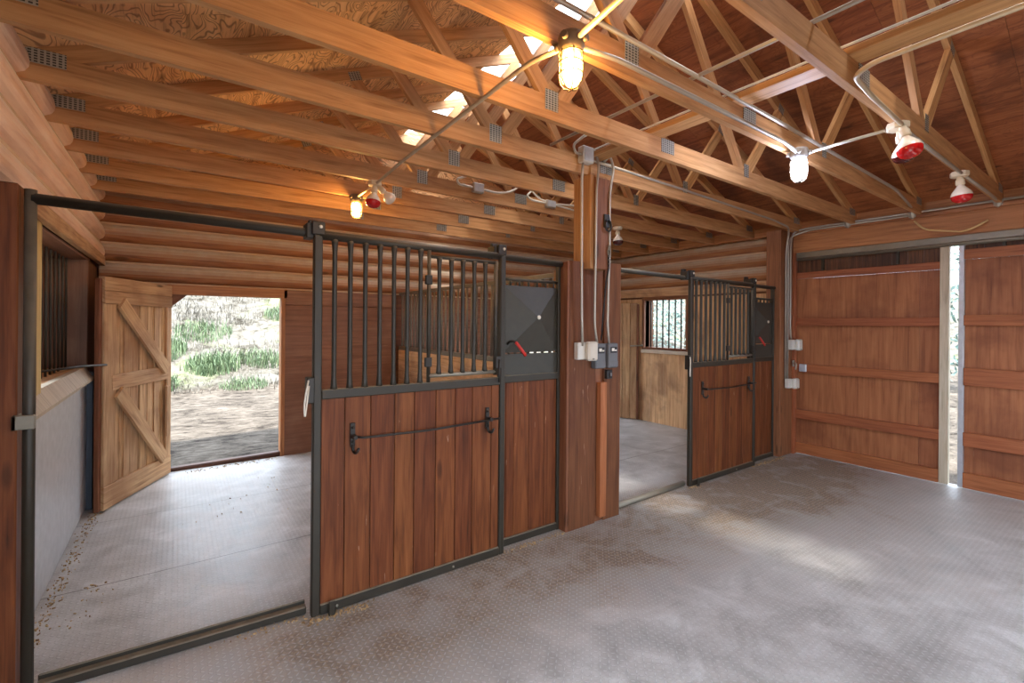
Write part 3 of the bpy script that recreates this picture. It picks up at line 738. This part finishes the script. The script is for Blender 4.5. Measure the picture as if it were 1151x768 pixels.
# partition between the stalls
pt = thing('stall_partition', 'barred partition between the two stalls, boards below', 'partition', (2.56, 4.6, 0))
for z, r in ((2.06, .02), (1.30, .026)):
    m = MB(); m.beam((2.56, 2.93, z), (2.56, 6.32, z), .035, r * 2); m.build('rail', M['steel_light'], pt, bevel=.004)
m = MB(); m.box((2.535, 2.91, 0), (2.585, 2.96, 2.1), grain=2); m.build('end_post', M['rough'], pt, bevel=.004)
k = 0; y = 3.03
while y < 6.3:
    m = MB(); m.tube([(2.56, y, 1.3), (2.56, y, 2.06)], .0145, 6); m.build('bar', M['steel_light'], pt); y += .1
m = MB(); z = 0.01
while z < 1.27: m.box((2.54, 2.96, z), (2.58, 6.32, min(z + .14, 1.272))); z += .1425
m.build('board_panel', M['tan'], pt, bevel=.004)

# ------------------------------------------------------------------ left wall lower metal lining
kp = thing('kick_panel', 'scuffed grey sheet metal lining below the feed opening', 'metal lining', (XL, 4.2, 0))
m = MB(); m.box((-.66, 2.92, .02), (-.642, 4.28, 1.2), grain=2); m.box((-.66, 4.284, .02), (-.643, 5.45, 1.2), grain=2); m.build('sheet', M['sheet'], kp, bevel=.002)
m = MB(); m.prism_y([(-.70, 1.245), (-.665, 1.237), (-.608, 1.14), (-.598, 1.13), (-.594, 1.152), (-.652, 1.25)], 2.95, 5.42); m.build('bent_cap', M['white_trim'], kp, bevel=.002)
m = MB(); m.box((-.655, 5.45, .0), (-.60, 5.58, 1.2), grain=2); tag(m.build('corner_trim', M['dark_trim'], bevel=.005), 'dark steel corner strip at the end of the sheet metal lining', 'trim')

# ------------------------------------------------------------------ Dutch door
def dutch():
    L, H, R = 1.065, 2.02, M['rough']
    t = thing('plank_door', 'open tan plank door with diagonal braces, at the doorway to the yard', 'plank door', (-.085, 6.27, .012))
    t['_o'] = (0, 0, 0)
    # local: x from hinge to free edge, y = 0 back of boards, visible face toward +y
    mb = MB(); x = 0.0
    while x < L - .02:
        w = random.uniform(.12, .16); b = min(x + w, L); mb.box((x + .005, -.02, 0), (b - .005, .006, H), grain=2); x = b
    mb.build('board', R, t, local=True, bevel=.003)
    def rail(nm, z0, z1, x0=0, x1=L, th=.034):
        mb = MB(); mb.box((x0, .006, z0), (x1, th, z1), grain=0); mb.build(nm, R, t, local=True, bevel=.005)
    rail('top_rail', H - .12, H); rail('top_rail', H - .235, H - .122, th=.036); rail('middle_rail', 1.02, 1.16, .06, L - .1); rail('bottom_rail', 0, .2)
    for x0, x1 in ((0, .09), (L - .16, L)):
        mb = MB(); mb.box((x0, .006, .2), (x1, .03, H - .236), grain=2); mb.build('stile', R, t, local=True, bevel=.005)
    for k in range(3):
        x0 = .2 + k * .24; mb = MB(); mb.box((x0, .006, .2), (x0 + .09, .016, H - .236), grain=2); mb.build('batten', R, t, local=True, bevel=.003)
    for (a, b) in (((L - .2, H - .22), (.12, 1.13)), ((L - .17, 1.0), (.16, .2))):
        d = (V(b) - V(a)).normalized(); p = V((-d.y, d.x)) * .06; A, B = V(a), V(b)
        mb = MB(); mb.prism_y([tuple(A - p), tuple(B - p), tuple(B + p), tuple(A + p)], .031, .058); mb.build('diagonal_brace', R, t, local=True, bevel=.006)
    mb = MB(); mb.box((.07, .03, .42), (.13, .055, .95), grain=2); mb.build('short_batten', R, t, local=True, bevel=.005)
    mb = MB(); mb.box((L, -.03, 0), (L + .03, .012, H - .02), grain=2); mb.build('edge_board', M['post'], t, local=True, bevel=.004)
    return t
dd = dutch()
dvec = V((-.545 + .085, 5.3 - 6.27)); dd.rotation_euler = (0, 0, math.atan2(dvec.y, dvec.x))
d2 = copy_tree(dd); d2['label'] = 'tan plank door standing open in the far stall beside the barred window'
d2.location = (6.02, 6.3, .012); v2 = V((6.5 - 6.02, 5.36 - 6.3)); d2.rotation_euler = (0, 0, math.atan2(v2.y, v2.x))
# doorway frame (back left), threshold
f = MB(); f.box((-.1, YB - .03, 1.945), (1.1, YB + .1, 2.05)); f.box((1.03, YB - .035, 0), (1.075, YB + .1, 1.945), grain=2); f.box((-.11, YB - .03, 0), (-.075, YB + .1, 1.945), grain=2)
struct(f.build('door_1', M['header'], bevel=.004), 'board frame of the open doorway to the yard', 'door frame')
f = MB(); f.prism_y([(0, 0), (1, 0)], 0, 0) if False else None
f.beam((-.1, YB + .02, .0), (1.06, YB + .03, .02), .1, .07); struct(f.build('trim_1', M['barn_dark'], bevel=.012), 'dirty wooden threshold of the doorway to the yard', 'threshold')
# knee bracket in the doorway corner
f = MB(); f.prism_y([(-.075, 1.945), (-.075, 1.8), (.08, 1.945)], YB + .04, YB + .08); tag(f.build('corner_bracket', M['post'], bevel=.004), 'small wooden corner bracket at the top of the yard doorway', 'bracket')

# rods holding the plank doors
pipe('door_hook', [(-.78, 4.4, 1.30), (-.62, 4.95, 1.29), (-.5, 5.29, 1.27)], .009, M['iron'], 'dark iron rod holding the plank door near the feed opening', 'door hook')
pipe('door_hook', [(6.50, 5.22, 1.30), (6.44, 5.33, 1.29), (6.46, 5.62, 1.275)], .012, M['steel_light'], 'steel rod holding the far plank door beside the barred window', 'door hook')

# ------------------------------------------------------------------ lamps
def cage_lamp(loc, glow, base_mat, label):
    x, y, z = loc
    t = thing('cage_lamp', label, 'lamp', loc, 0, 'caged jar lamps')
    mb = MB(); mb.lathe([(0, 0), (.052, 0), (.056, -.01), (.056, -.05), (.048, -.058), (.044, -.075), (0, -.075)], loc, (0, 0, 1), 16)
    for k in range(4):
        a = k * math.pi / 2 + .4; mb.tube([(x + .05 * math.cos(a), y + .05 * math.sin(a), z - .03), (x + .075 * math.cos(a), y + .075 * math.sin(a), z - .03)], .015, 8)
    mb.build('lamp_base', M[base_mat], t)
    mb = MB(); mb.lathe([(.034, -.07), (.041, -.08), (.043, -.1), (.043, -.165), (.038, -.192), (.024, -.21), (0, -.216)], loc, (0, 0, 1), 20); jr = mb.build('glass_jar', M['jar' + glow[4:]], t)
    mb = MB(); mb.lathe([(.0, -.076), (.012, -.08), (.014, -.1), (.024, -.125), (.028, -.15), (.022, -.172), (0, -.182)], loc, (0, 0, 1), 14); mb.build('light_bulb', M[glow], jr)
    mb = MB()
    for k in range(6):
        a = k * math.pi / 3
        mb.tube([(x + r * math.cos(a), y + r * math.sin(a), z + h) for r, h in ((.05, -.07), (.052, -.1), (.052, -.165), (.046, -.198), (.03, -.22), (.006, -.228))],   .003, 5)
    for h in (-.08, -.12, -.165):
        mb.tube([(x + .052 * math.cos(a), y + .052 * math.sin(a), z + h) for a in [2 * math.pi * i / 18 for i in range(18)]],   .003, 5, closed=True)
    mb.build('wire_cage', M['cage'], t)
    return t
cage_lamp((1.33, 1.452, CB + .0), 'glow_warm', 'cast', 'large lit amber caged lamp at the top centre')
cage_lamp((3.44, 1.46, CB), 'glow_cool', 'cast_grey', 'lit white caged lamp under the second truss')
cage_lamp((1.365, 4.46, CB), 'glow_warm', 'cast', 'small lit amber caged lamp beside the heat lamp over the left stall')

def heat_lamp(loc, bulbs, label, dark=False):
    """bulbs: list of (offset, direction, scale, kind)"""
    x, y, z = loc
    t = thing('heat_lamp', label, 'heat lamp', loc, 0, 'red heat lamps under the trusses')
    mb = MB(); mb.lathe([(0, 0), (.055, 0), (.058, -.008), (.058, -.034), (.05, -.04), (0, -.04)], loc, (0, 0, 1), 8, sm=False)
    mb.build('junction_box', M['cream'], t, bevel=.003)
    for off, d, sc, kind in bulbs:
        o = V(loc) + V(off) + V((0, 0, -.038)); d = V(d).normalized()
        mb = MB(); mb.lathe([(.014, -.005), (.02, 0), (.021, .02), (.027, .024), (.029, .06), (.026, .066), (.0, .066)], o, d, 14); so = mb.build('socket', M['cream'], t)
        o2 = o + d * .062
        mb = MB(); mb.lathe([(.019 * sc, 0), (.022 * sc, .012 * sc), (.038 * sc, .034 * sc), (.054 * sc, .056 * sc), (.061 * sc, .074 * sc), (.0625 * sc, .086 * sc)], o2, d, 22); bu = mb.build('bulb', M['bulb'], t)
        mb = MB(); mb.lathe([(.0625 * sc, .086 * sc), (.061 * sc, .1 * sc), (.054 * sc, .116 * sc), (.04 * sc, .128 * sc), (.02 * sc, .135 * sc), (0, .137 * sc)], o2, d, 22); mb.build('bulb_face', M[{'r': 'red', 'd': 'dark_red', 'w': 'bulb'}[kind]], bu)
    return t
heat_lamp((3.47, .93, CB), [((-.02, -.03, 0), (-.12, -.25, -1), 1.0, 'r'), ((.045, .0, 0), (.28, -.05, -1), .92, 'd')], 'pair of heat lamps, one red and one dark, on the nearest truss')
heat_lamp((4.93, .935, CB), [((0, 0, 0), (0.02, -.08, -1), 1.05, 'r')], 'single red heat lamp close to the barn door header')
heat_lamp((1.36, 3.935, CB), [((0, 0, 0), (-.15, -.15, -1), 1.0, 'r'), ((.03, .0, 0), (.75, -.25, -.8), .85, 'w')], 'red heat lamp with a white spot bulb over the left stall')
heat_lamp((4.4, 3.935, CB), [((0, 0, 0), (-.05, -.12, -1), 1.0, 'd')], 'dark heat lamp hanging behind the central pillar')

# ------------------------------------------------------------------ conduits
G, GDm = M['galv'], M['galv_dust']
pipe('conduit', [(.6, 1.49, CT + .02), (3.2, 1.49, CT + .0), (5.5, 1.49, 2.955), (5.95, 1.5, 2.885), (6.44, 1.58, 2.885)], .012, G, 'metal conduit along the side of the second truss down to the header beam', 'conduit')
pipe('conduit', [(1.38, 1.455, 2.83), (1.6, 1.445, 2.85), (3.2, 1.445, 2.848), (3.38, 1.455, 2.83)], .012, G, 'metal conduit under the second truss between the amber and white lamps', 'conduit')
pipe('conduit', [(3.47, 1.41, 2.83), (3.46, .99, 2.835)], .01, G, 'short conduit from the white lamp to the pair of heat lamps', 'conduit')
pipe('conduit', [(1.325, 1.4, 2.83), (1.28, .9, 2.85), (1.22, -.6, 2.85)], .012, GDm, 'conduit running toward the viewer from the amber lamp', 'conduit')
pipe('conduit', [(1.325, 1.51, 2.83), (1.30, 1.7, 2.848), (1.34, 3.3, 2.848), (1.36, 3.88, 2.835)], .0115, GDm, 'long conduit from the big amber lamp to the heat lamp over the left stall', 'conduit')
pipe('conduit', [(1.36, 3.99, 2.835), (1.365, 4.41, 2.835)], .01, GDm, 'short conduit from the heat lamp to the small amber lamp', 'conduit')
pipe('conduit', [(3.42, .9, 2.835), (2.9, .89, 2.847), (2.62, .87, 2.847), (2.55, .78, 2.847), (2.52, -.9, 2.847)], .0125, GDm, 'bent dusty conduit from the pair of heat lamps toward the picture corner', 'conduit')
pipe('conduit', [(3.53, .915, 2.835), (4.87, .915, 2.835)], .012, G, 'conduit along the nearest truss between the heat lamps', 'conduit')
pipe('conduit', [(4.99, .915, 2.835), (5.75, .915, 2.845), (6.2, .93, 2.86), (6.45, .95, 2.885)], .012, G, 'conduit from the single red heat lamp to the header beam', 'conduit')
pipe('conduit', [(6.455, .6, 2.888), (6.455, 2.65, 2.888), (6.42, 2.79, 2.86), (6.40, 2.805, 2.7), (6.40, 2.805, 1.62), (6.43, 2.805, 1.47)], .0115, G, 'conduit along the header beam bending down to the upper outlet box', 'conduit')
pipe('conduit', [(6.455, 1.62, 2.862), (6.455, 2.62, 2.862), (6.37, 2.79, 2.8), (6.335, 2.805, 2.7), (6.335, 2.805, .98)], .0115, G, 'lower conduit along the header beam down to the lower outlet box', 'conduit')
pipe('conduit', [(2.68, 2.69, 2.972), (3.95, 2.69, 2.95), (5.7, 2.69, 2.9), (6.1, 2.70, 2.87), (6.24, 2.76, 2.81), (6.275, 2.805, 2.6), (6.275, 2.805, .98)], .011, G, 'conduit along the fourth truss from the pillar and down the end post', 'conduit')
pipe('conduit', [(2.6, 2.69, 2.93), (2.575, 2.675, 2.8), (2.59, 2.685, 2.2), (2.60, 2.69, 1.75), (2.622, 2.70, 1.48)], .0105, G, 'first conduit on the pillar, down from the junction box to the beige cover', 'conduit')
pipe('conduit', [(2.66, 2.69, 3.045), (2.72, 2.68, 3.06), (2.75, 2.66, 2.94), (2.71, 2.648, 2.72), (2.715, 2.655, 2.2), (2.74, 2.685, 1.9), (2.745, 2.69, 1.65), (2.80, 2.71, 1.48)], .0105, G, 'middle conduit on the pillar, down to the left grey switch', 'conduit')
pipe('conduit', [(2.84, 2.69, 2.99), (2.90, 2.68, 3.05), (2.935, 2.67, 2.95), (2.865, 2.648, 2.72), (2.88, 2.66, 2.2), (2.895, 2.685, 1.9), (2.895, 2.69, 1.65), (2.94, 2.71, 1.48)], .0105, G, 'last conduit on the pillar, down to the right grey switch', 'conduit')
pipe('conduit', [(2.60, 2.68, 2.99), (2.5, 2.67, 2.985), (2.475, 2.67, 3.04), (2.56, 2.6, 3.13), (2.7, 2.3, 3.06)], .01, G, 'bent conduit above the pillar junction box', 'conduit')
pipe('flexible_cable', [(2.25, 3.9, 3.07), (2.12, 3.885, 3.01), (2.15, 3.885, 2.965), (2.33, 3.885, 2.965), (2.6, 3.885, 2.955), (2.76, 3.885, 3.0), (2.86, 3.885, 3.08)], .011, M['cable'], 'looped white cable with a box on the sixth truss', 'cable', rad=.08)
pipe('flexible_cable', [(3.04, 3.9, 3.07), (2.95, 3.885, 2.99), (3.02, 3.885, 2.955), (3.3, 3.885, 2.955), (3.6, 3.885, 2.99), (3.9, 3.885, 2.985)], .011, M['cable'], 'tangled white cable on the sixth truss just left of the pillar', 'cable', rad=.08)
pipe('flexible_cable', [(3.0, 3.89, 3.07), (3.1, 3.88, 2.99), (3.35, 3.88, 2.95), (3.75, 3.88, 2.93)], .009, M['cable'], 'second loose cable hanging below the tangle left of the pillar', 'cable', rad=.08)
for (x, y, z, sx, sy, sz, lb) in ((2.355, 3.885, 2.965, .12, .05, .09, 'small metal junction box on the looped white cable'), (3.27, 3.88, 2.95, .13, .05, .08, 'small metal junction box in the cable tangle left of the pillar')):
    m = MB(); m.box((x - sx / 2, y - sy / 2, z - sz / 2), (x + sx / 2, y + sy / 2, z + sz / 2)); jb = tag(m.build('junction_box', M['galv'], bevel=.006), lb, 'junction box')
    m = MB(); m.box((x - sx / 2 + .012, y - sy / 2 - .004, z - sz / 2 + .01), (x + sx / 2 - .012, y - sy / 2 - .0005, z + sz / 2 - .01)); m.build('cover_plate', M['sheet'], jb)
m = MB(); m.box((2.565, 2.645, 2.93), (2.68, 2.715, 3.055)); jb = tag(m.build('junction_box', M['white_box'], bevel=.006), 'pale square junction box at the top of the pillar', 'junction box')
m = MB(); m.box((2.575, 2.64, 2.94), (2.67, 2.6445, 3.045)); m.build('cover_plate', M['sheet'], jb)
# cup shaped holders on the header beam
for i, (y, lb) in enumerate(((2.2, 'white clamp on the header beam by the third truss end'), (1.6, 'white clamp on the header beam by the second truss end'), (.95, 'white clamp on the header beam by the nearest truss end'))):
    m = MB(); m.lathe([(.004, -.045), (.02, -.03), (.035, 0), (.042, .03), (.038, .034)], (6.46, y, 2.865), (-.25, 0, 1), 8, sm=False); m.box((6.455, y - .03, 2.84), (6.47, y + .03, 2.9))
    tag(m.build('conduit_clamp', M['galv'], bevel=0), lb, 'clamp', 'conduit clamps on the header beam')
pipe('rope', [(6.465, 1.585, 2.80), (6.46, 1.5, 2.69), (6.46, 1.32, 2.65), (6.46, 1.2, 2.625), (6.46, 1.12, 2.65), (6.46, 1.015, 2.71)], .01, M['rope'], 'frayed piece of rope hanging on the header beam', 'rope', rad=.1)

# ------------------------------------------------------------------ switch boxes on the pillar and the end post
def outlet(loc, wide, h, label, cover, back):
    x, y, z = loc
    t = thing('outlet_box', label, 'outlet box', loc)
    m = MB(); m.box((x, y - .05, z), (x + wide * .55, y, z + h * .95)); m.build('back_box', M[back], t, bevel=.006)
    m = MB(); m.box((x + wide * .4, y - .1, z - .01), (x + wide, y - .045, z + h)); c = m.build('cover', M[cover], t, bevel=.014)
    m = MB(); m.box((x + wide * .62, y - .104, z + .0), (x + wide * .72, y - .1, z + .012)); m.build('cover_latch', M['steel_light'], c)
outlet((2.575, 2.75, 1.37), .18, .145, 'beige weatherproof outlet cover on the pillar, left of the grey switches', 'beige', 'white_box')
outlet((6.33, 2.8, 1.35), .19, .135, 'upper pale outlet box on the end post by the barn door', 'white_box', 'white_box')
outlet((6.25, 2.8, .865), .19, .125, 'lower pale outlet box on the end post by the barn door', 'white_box', 'white_box')
def switch(x, label):
    t = thing('switch_box', label, 'switch', (x + .055, 2.75, 1.29), 0, 'grey timer switches on the pillar')
    m = MB(); m.box((x, 2.69, 1.29), (x + .115, 2.75, 1.495)); m.build('housing', M['grey_box'], t, bevel=.007)
    m = MB(); m.box((x + .022, 2.685, 1.415), (x + .095, 2.69, 1.465)); w_ = m.build('dial_window', M['dark_plastic'], t, bevel=.001)
    m = MB(); m.box((x + .03, 2.682, 1.43), (x + .06, 2.6845, 1.455)); m.box((x + .066, 2.682, 1.43), (x + .088, 2.6845, 1.442)); m.build('dial', M['knob'], w_)
    m = MB(); m.box((x + .006, 2.686, 1.30), (x + .109, 2.6895, 1.345)); m.build('cover_edge', M['grey_box'], t, bevel=.002)
switch(2.765, 'grey switch box on the pillar next to the beige cover')
switch(2.915, 'grey switch box on the pillar, the one farther from the beige cover')
m = MB(); m.box((2.925, 2.71, 1.195), (2.985, 2.75, 1.27)); sb = tag(m.build('toggle_switch', M['dark_plastic'], bevel=.005), 'small black toggle switch below the grey switch boxes', 'switch')
m = MB(); m.box((2.945, 2.695, 1.22), (2.965, 2.71, 1.248)); m.build('toggle', M['grey_box'], sb, bevel=.003)
# hook and hanging chain on the pillar
t = thing('ring_hook', 'black ring hook high on the pillar between the conduits', 'hook', (2.84, 2.66, 2.42))
m = MB(); m.box((2.805, 2.645, 2.44), (2.87, 2.661, 2.55)); m.build('hook_plate', M['iron'], t, bevel=.004)
m = MB(); m.tube([(2.838 + .033 * math.cos(a), 2.635, 2.455 + .045 * math.sin(a)) for a in [2 * math.pi * i / 16 for i in range(16)]], .008, 6, closed=True); m.build('ring', M['iron'], t)
t = thing('chain_snap', 'short dark chain with a snap and strap hanging down the pillar', 'chain', (2.85, 2.655, 1.65))
m = MB()
for i in range(5):
    z = 2.24 - i * .03; a = (i % 2) * math.pi / 2
    m.tube([(2.86 + .009 * math.cos(q) * math.cos(a), 2.65 + .009 * math.cos(q) * math.sin(a), z + .02 * math.sin(q)) for q in [2 * math.pi * j / 10 for j in range(10)]], .0035, 5, closed=True)
m.build('chain_links', M['iron'], t)
m = MB(); m.tube([(2.86 + .014 * math.cos(q), 2.645, 2.25 + .034 * math.sin(q)) for q in [2 * math.pi * j / 12 for j in range(12)]], .006, 6, closed=True); m.ball((2.86, 2.645, 2.29), .014); m.build('snap', M['steel_light'], t)
m = MB(); m.tube([(2.86, 2.65, 2.11), (2.865, 2.68, 2.0), (2.87, 2.72, 1.7), (2.872, 2.735, 1.52)], .007, 6); m.build('strap', M['dark_plastic'], t)
# latch by the barn door edge
t = thing('door_latch', 'small metal latch hook at the edge of the barn door', 'latch', (6.45, 2.78, 1.12))
m = MB(); m.box((6.44, 2.785, 1.13), (6.49, 2.795, 1.21)); m.build('latch_plate', M['galv'], t, bevel=.002)
m = MB(); m.tube(fillet([(6.46, 2.775, 1.19), (6.43, 2.74, 1.17), (6.40, 2.735, 1.1)], .02), .007, 6); m.build('latch_hook', M['galv'], t)
m = MB(); m.box((6.505, 2.66, 1.07), (6.534, 2.74, 1.165)); tag(m.build('strike_plate', M['alu'], bevel=.004), 'white metal strike plate on the barn door batten', 'strike plate')

# ------------------------------------------------------------------ loose bits on the floor
def chips(spec, name, label, seed):
    rn = random.Random(seed); mb = MB()
    for (x0, y0, x1, y1, n, sp) in spec:
        for _ in range(n):
            t = rn.random(); x = x0 + (x1 - x0) * t + rn.gauss(0, sp); y = y0 + (y1 - y0) * t + rn.gauss(0, sp * .6)
            s = rn.uniform(.002, .007); a = rn.random() * 6.28; l = s * rn.uniform(1, 3)
            dx, dy = math.cos(a), math.sin(a)
            c = []
            for kz in (0.001, .004 + rn.random() * .006):
                for w_ in (-s / 3, s / 3):
                    for q in (-l / 2, l / 2): c.append((x + dx * q - dy * w_, y + dy * q + dx * w_, kz))
            mb.hexa(c, l, s, .004, rn.random())
    o = mb.build(name, M['chips']); tag(o, label, 'debris', kind='stuff')
chips([(-.6, 3.1, -.57, 5.4, 260, .022), (-.45, 3.4, -.4, 3.9, 30, .05)], 'debris', 'straw and wood chips along the foot of the metal lining', 3)
chips([(.6, 2.72, .9, 2.71, 120, .03), (1.9, 2.76, 2.5, 2.76, 90, .02), (.2, 2.8, .6, 2.78, 50, .03)], 'debris', 'wood shavings at the bottom of the left stall door', 4)
chips([(5.5, 2.8, 6.2, 2.78, 150, .03), (4.2, 2.8, 4.4, 2.78, 30, .03)], 'debris', 'straw swept against the far stall door and end post', 5)
chips([(.1, 6.2, 1.0, 6.25, 120, .05), (0.2, 4.6, .9, 5.4, 26, .25)], 'debris', 'bits of dirt before the threshold to the yard', 6)

# ------------------------------------------------------------------ outside
def hz(x, y):
    h = -.06
    d = max(0, y - 13.0)
    h += .0 if d <= 0 else (d * .42 if d < 14 else 14 * .42 + (d - 14) * .12)
    dx = max(0, x - 22); h += dx * .25
    if y > 6.5: h += .03 * math.sin(x * 2.1 + y) * math.sin(y * 1.7) + (.05 * math.sin(x * 1.3) * math.sin(y * 2.3) if d > 0 else 0)
    return h
def terrain():
    mb = MB(); xs = [-30 + i * .9 for i in range(78)]; ys = [-20 + j * .9 for j in range(72)]
    n = len(xs)
    for y in ys:
        for x in xs:
            inside = -.8 < x < 6.7 and -1.2 < y < 6.3
            mb.v.append((x, y, hz(x, y) - (.15 if inside or (-1.8 < x < 7.6 and -1.9 < y < 6.0) else 0)))
    for j in range(len(ys) - 1):
        for i in range(n - 1):
            mb.f.append((j * n + i, j * n + i + 1, (j + 1) * n + i + 1, (j + 1) * n + i)); mb.uv.append([(0, 0)] * 4); mb.r.append(.5); mb.sm.append(True)
    return mb.build('ground', M['ground'], origin=False)
struct(terrain(), 'pale dry dirt yard rising to a bleached grassy hill', 'ground')
def tuft(mb, cx, cy, n, spread, h, rn, lean=.5):
    for _ in range(n):
        a = rn.random() * 6.28; r = spread * math.sqrt(rn.random()); x, y = cx + r * math.cos(a) * 1.5, cy + r * math.sin(a)
        z = hz(x, y) - .02; hh = h * rn.uniform(.5, 1.1); la = rn.random() * 6.28; le = lean * hh * rn.random()
        w = hh * .022 + .005; px, py = math.cos(la + 1.57) * w, math.sin(la + 1.57) * w; lx, ly = math.cos(la) * le, math.sin(la) * le
        m1 = (x + lx * .35, y + ly * .35, z + hh * .6); tp = (x + lx, y + ly, z + hh)
        r_ = rn.random()
        mb.face([(x - px, y - py, z), (x + px, y + py, z), (m1[0] + px * .7, m1[1] + py * .7, m1[2]), (m1[0] - px * .7, m1[1] - py * .7, m1[2])], None, r_)
        mb.face([(m1[0] - px * .7, m1[1] - py * .7, m1[2]), (m1[0] + px * .7, m1[1] + py * .7, m1[2]), tp], None, r_)
rn = random.Random(8)
TU = [(-1.0, 15.2, 420, .8, .5, 'broad bright green grass patch on the hill beside the plank door'),
      (-.55, 13.4, 260, .38, .42, 'rounded green grass clump at the foot of the hill, nearest the plank door'),
      (.75, 14.2, 240, .42, .45, 'green grass clump in the middle of the yard doorway view'),
      (1.9, 14.4, 160, .4, .38, 'green grass clump next to the doorway jamb, upper one'),
      (1.35, 13.2, 160, .36, .28, 'low yellow green grass clump at the edge of the dirt'),
      (.6, 16.2, 140, .5, .4, 'small green grass patch halfway up the hill'),
      (3.0, 17.5, 140, .45, .4, 'pale green grass clump high on the hill by the jamb')]
for (x, y, n, s, h, lb) in TU:
    mb = MB(); tuft(mb, x, y, n * 3, s, h * .8, rn, .8); tag(mb.build('grass_clump', M['green']), lb, 'grass')
mb = MB()
for _ in range(420):
    x = rn.uniform(-5, 6); y = rn.uniform(12.9, 24); tuft(mb, x, y, 34, .35, rn.uniform(.1, .3), rn, 1.1)
tag(mb.build('dry_grass', M['straw']), 'dry pale grass over the hillside', 'grass', kind='stuff')
m = MB(); zz = hz(2.95, 19.5); m.tube([(2.95, 19.5, zz - .1), (2.97, 19.5, zz + .75)], .025, 6); tag(m.build('fence_post', M['iron']), 'thin dark stake on the hill near the doorway top', 'stake')
def tree(x, y, h, r, lb, seed):
    rr = random.Random(seed); z0 = hz(x, y) - .1
    t = thing('tree', lb, 'tree', (x, y, z0))
    mb = MB(); mb.tube([(x, y, z0), (x + .05, y, z0 + h * .4), (x - .05, y + .05, z0 + h * .8)], [.16, .11, .04], 8); mb.build('trunk', M['bark'], t)
    mb = MB()
    blobs = [(rr.gauss(0, r * .45), rr.gauss(0, r * .45), h * rr.uniform(.2, .95), r * rr.uniform(.3, .55)) for _ in range(16)]
    for bx, by, bz, br in blobs:
        for _ in range(150):
            d = V((rr.gauss(0, 1), rr.gauss(0, 1), rr.gauss(0, 1))).normalized() * br * rr.uniform(.5, 1.05)
            c = V((x + bx, y + by, z0 + bz)) + d; a = V((rr.gauss(0, 1), rr.gauss(0, 1), rr.gauss(0, 1))).normalized(); b = a.orthogonal().normalized(); s = rr.uniform(.05, .11)
            mb.face([c - a * s, c + b * s * .5, c + a * s, c - b * s * .5], None, rr.random())
    mb.build('foliage', M['leaf'], t)
tree(15.5, 10.4, 4.6, 1.9, 'pale green tree outside the barred window, in its far half', 1)
tree(18.5, 14.4, 5.0, 2.0, 'pale green tree outside the barred window, close to its frame', 2)
tree(17.5, 3.1, 5.0, 1.6, 'green tree seen through the gap between the barn doors', 3)
tree(13.2, 7.6, 3.0, 1.0, 'low bushy tree outside the barred window', 4)

# ------------------------------------------------------------------ light
wd = bpy.data.worlds.new('sky'); SC.world = wd; wd.use_nodes = True
bg = wd.node_tree.nodes['Background']; bg.inputs[0].default_value = (.74, .85, 1.0, 1); bg.inputs[1].default_value = 2.1
sun = bpy.data.lights.new('sun', 'SUN'); sun.energy = 5.6; sun.angle = math.radians(3); sun.color = (1, .97, .92)
so = bpy.data.objects.new('sun', sun); COL.objects.link(so)
so.rotation_euler = V((.22, .54, -1.1)).to_track_quat('-Z', 'Y').to_euler()

# ------------------------------------------------------------------ camera
cam = bpy.data.cameras.new('camera'); co = bpy.data.objects.new('camera', cam); COL.objects.link(co); SC.camera = co
f_px, y0, yaw, roll = 524.9, 364.3, math.radians(54.447), .0082
cam.sensor_fit = 'HORIZONTAL'; cam.sensor_width = 36; cam.lens = 36 * f_px / 1151
cam.shift_y = (y0 - 384) / 1151; cam.clip_start = .05; cam.clip_end = 300
F = V((math.cos(yaw), math.sin(yaw), 0)); R = V((math.sin(yaw), -math.cos(yaw), 0)); U = V((0, 0, 1))
c, s = math.cos(roll), math.sin(roll)
X = R * c - U * (-s) * 1 if False else R * c + U * s * 1
# image x axis (right) and y axis (down) of the rolled camera: x' = c*right - s*down, y' = s*right + c*down
Xa = R * c + U * s; Ya = -(R * s - U * c)
mt = Matrix(((Xa.x, Ya.x, -F.x, 0), (Xa.y, Ya.y, -F.y, 0), (Xa.z, Ya.z, -F.z, 1.65), (0, 0, 0, 1)))
co.matrix_world = mt

for o in bpy.data.objects:
    if '_o' in o: del o['_o']
vs = SC.view_settings
SC.display_settings.display_device = 'sRGB'
vs.view_transform = 'Standard'; vs.look = 'None'; vs.gamma = 1; vs.use_curve_mapping = False; vs.exposure = 1.7
cy = SC.cycles
cy.use_denoising = True; cy.max_bounces = 10; cy.diffuse_bounces = 6; cy.glossy_bounces = 4; cy.transmission_bounces = 6; cy.transparent_max_bounces = 8
cy.sample_clamp_indirect = 6; cy.caustics_reflective = False; cy.caustics_refractive = False
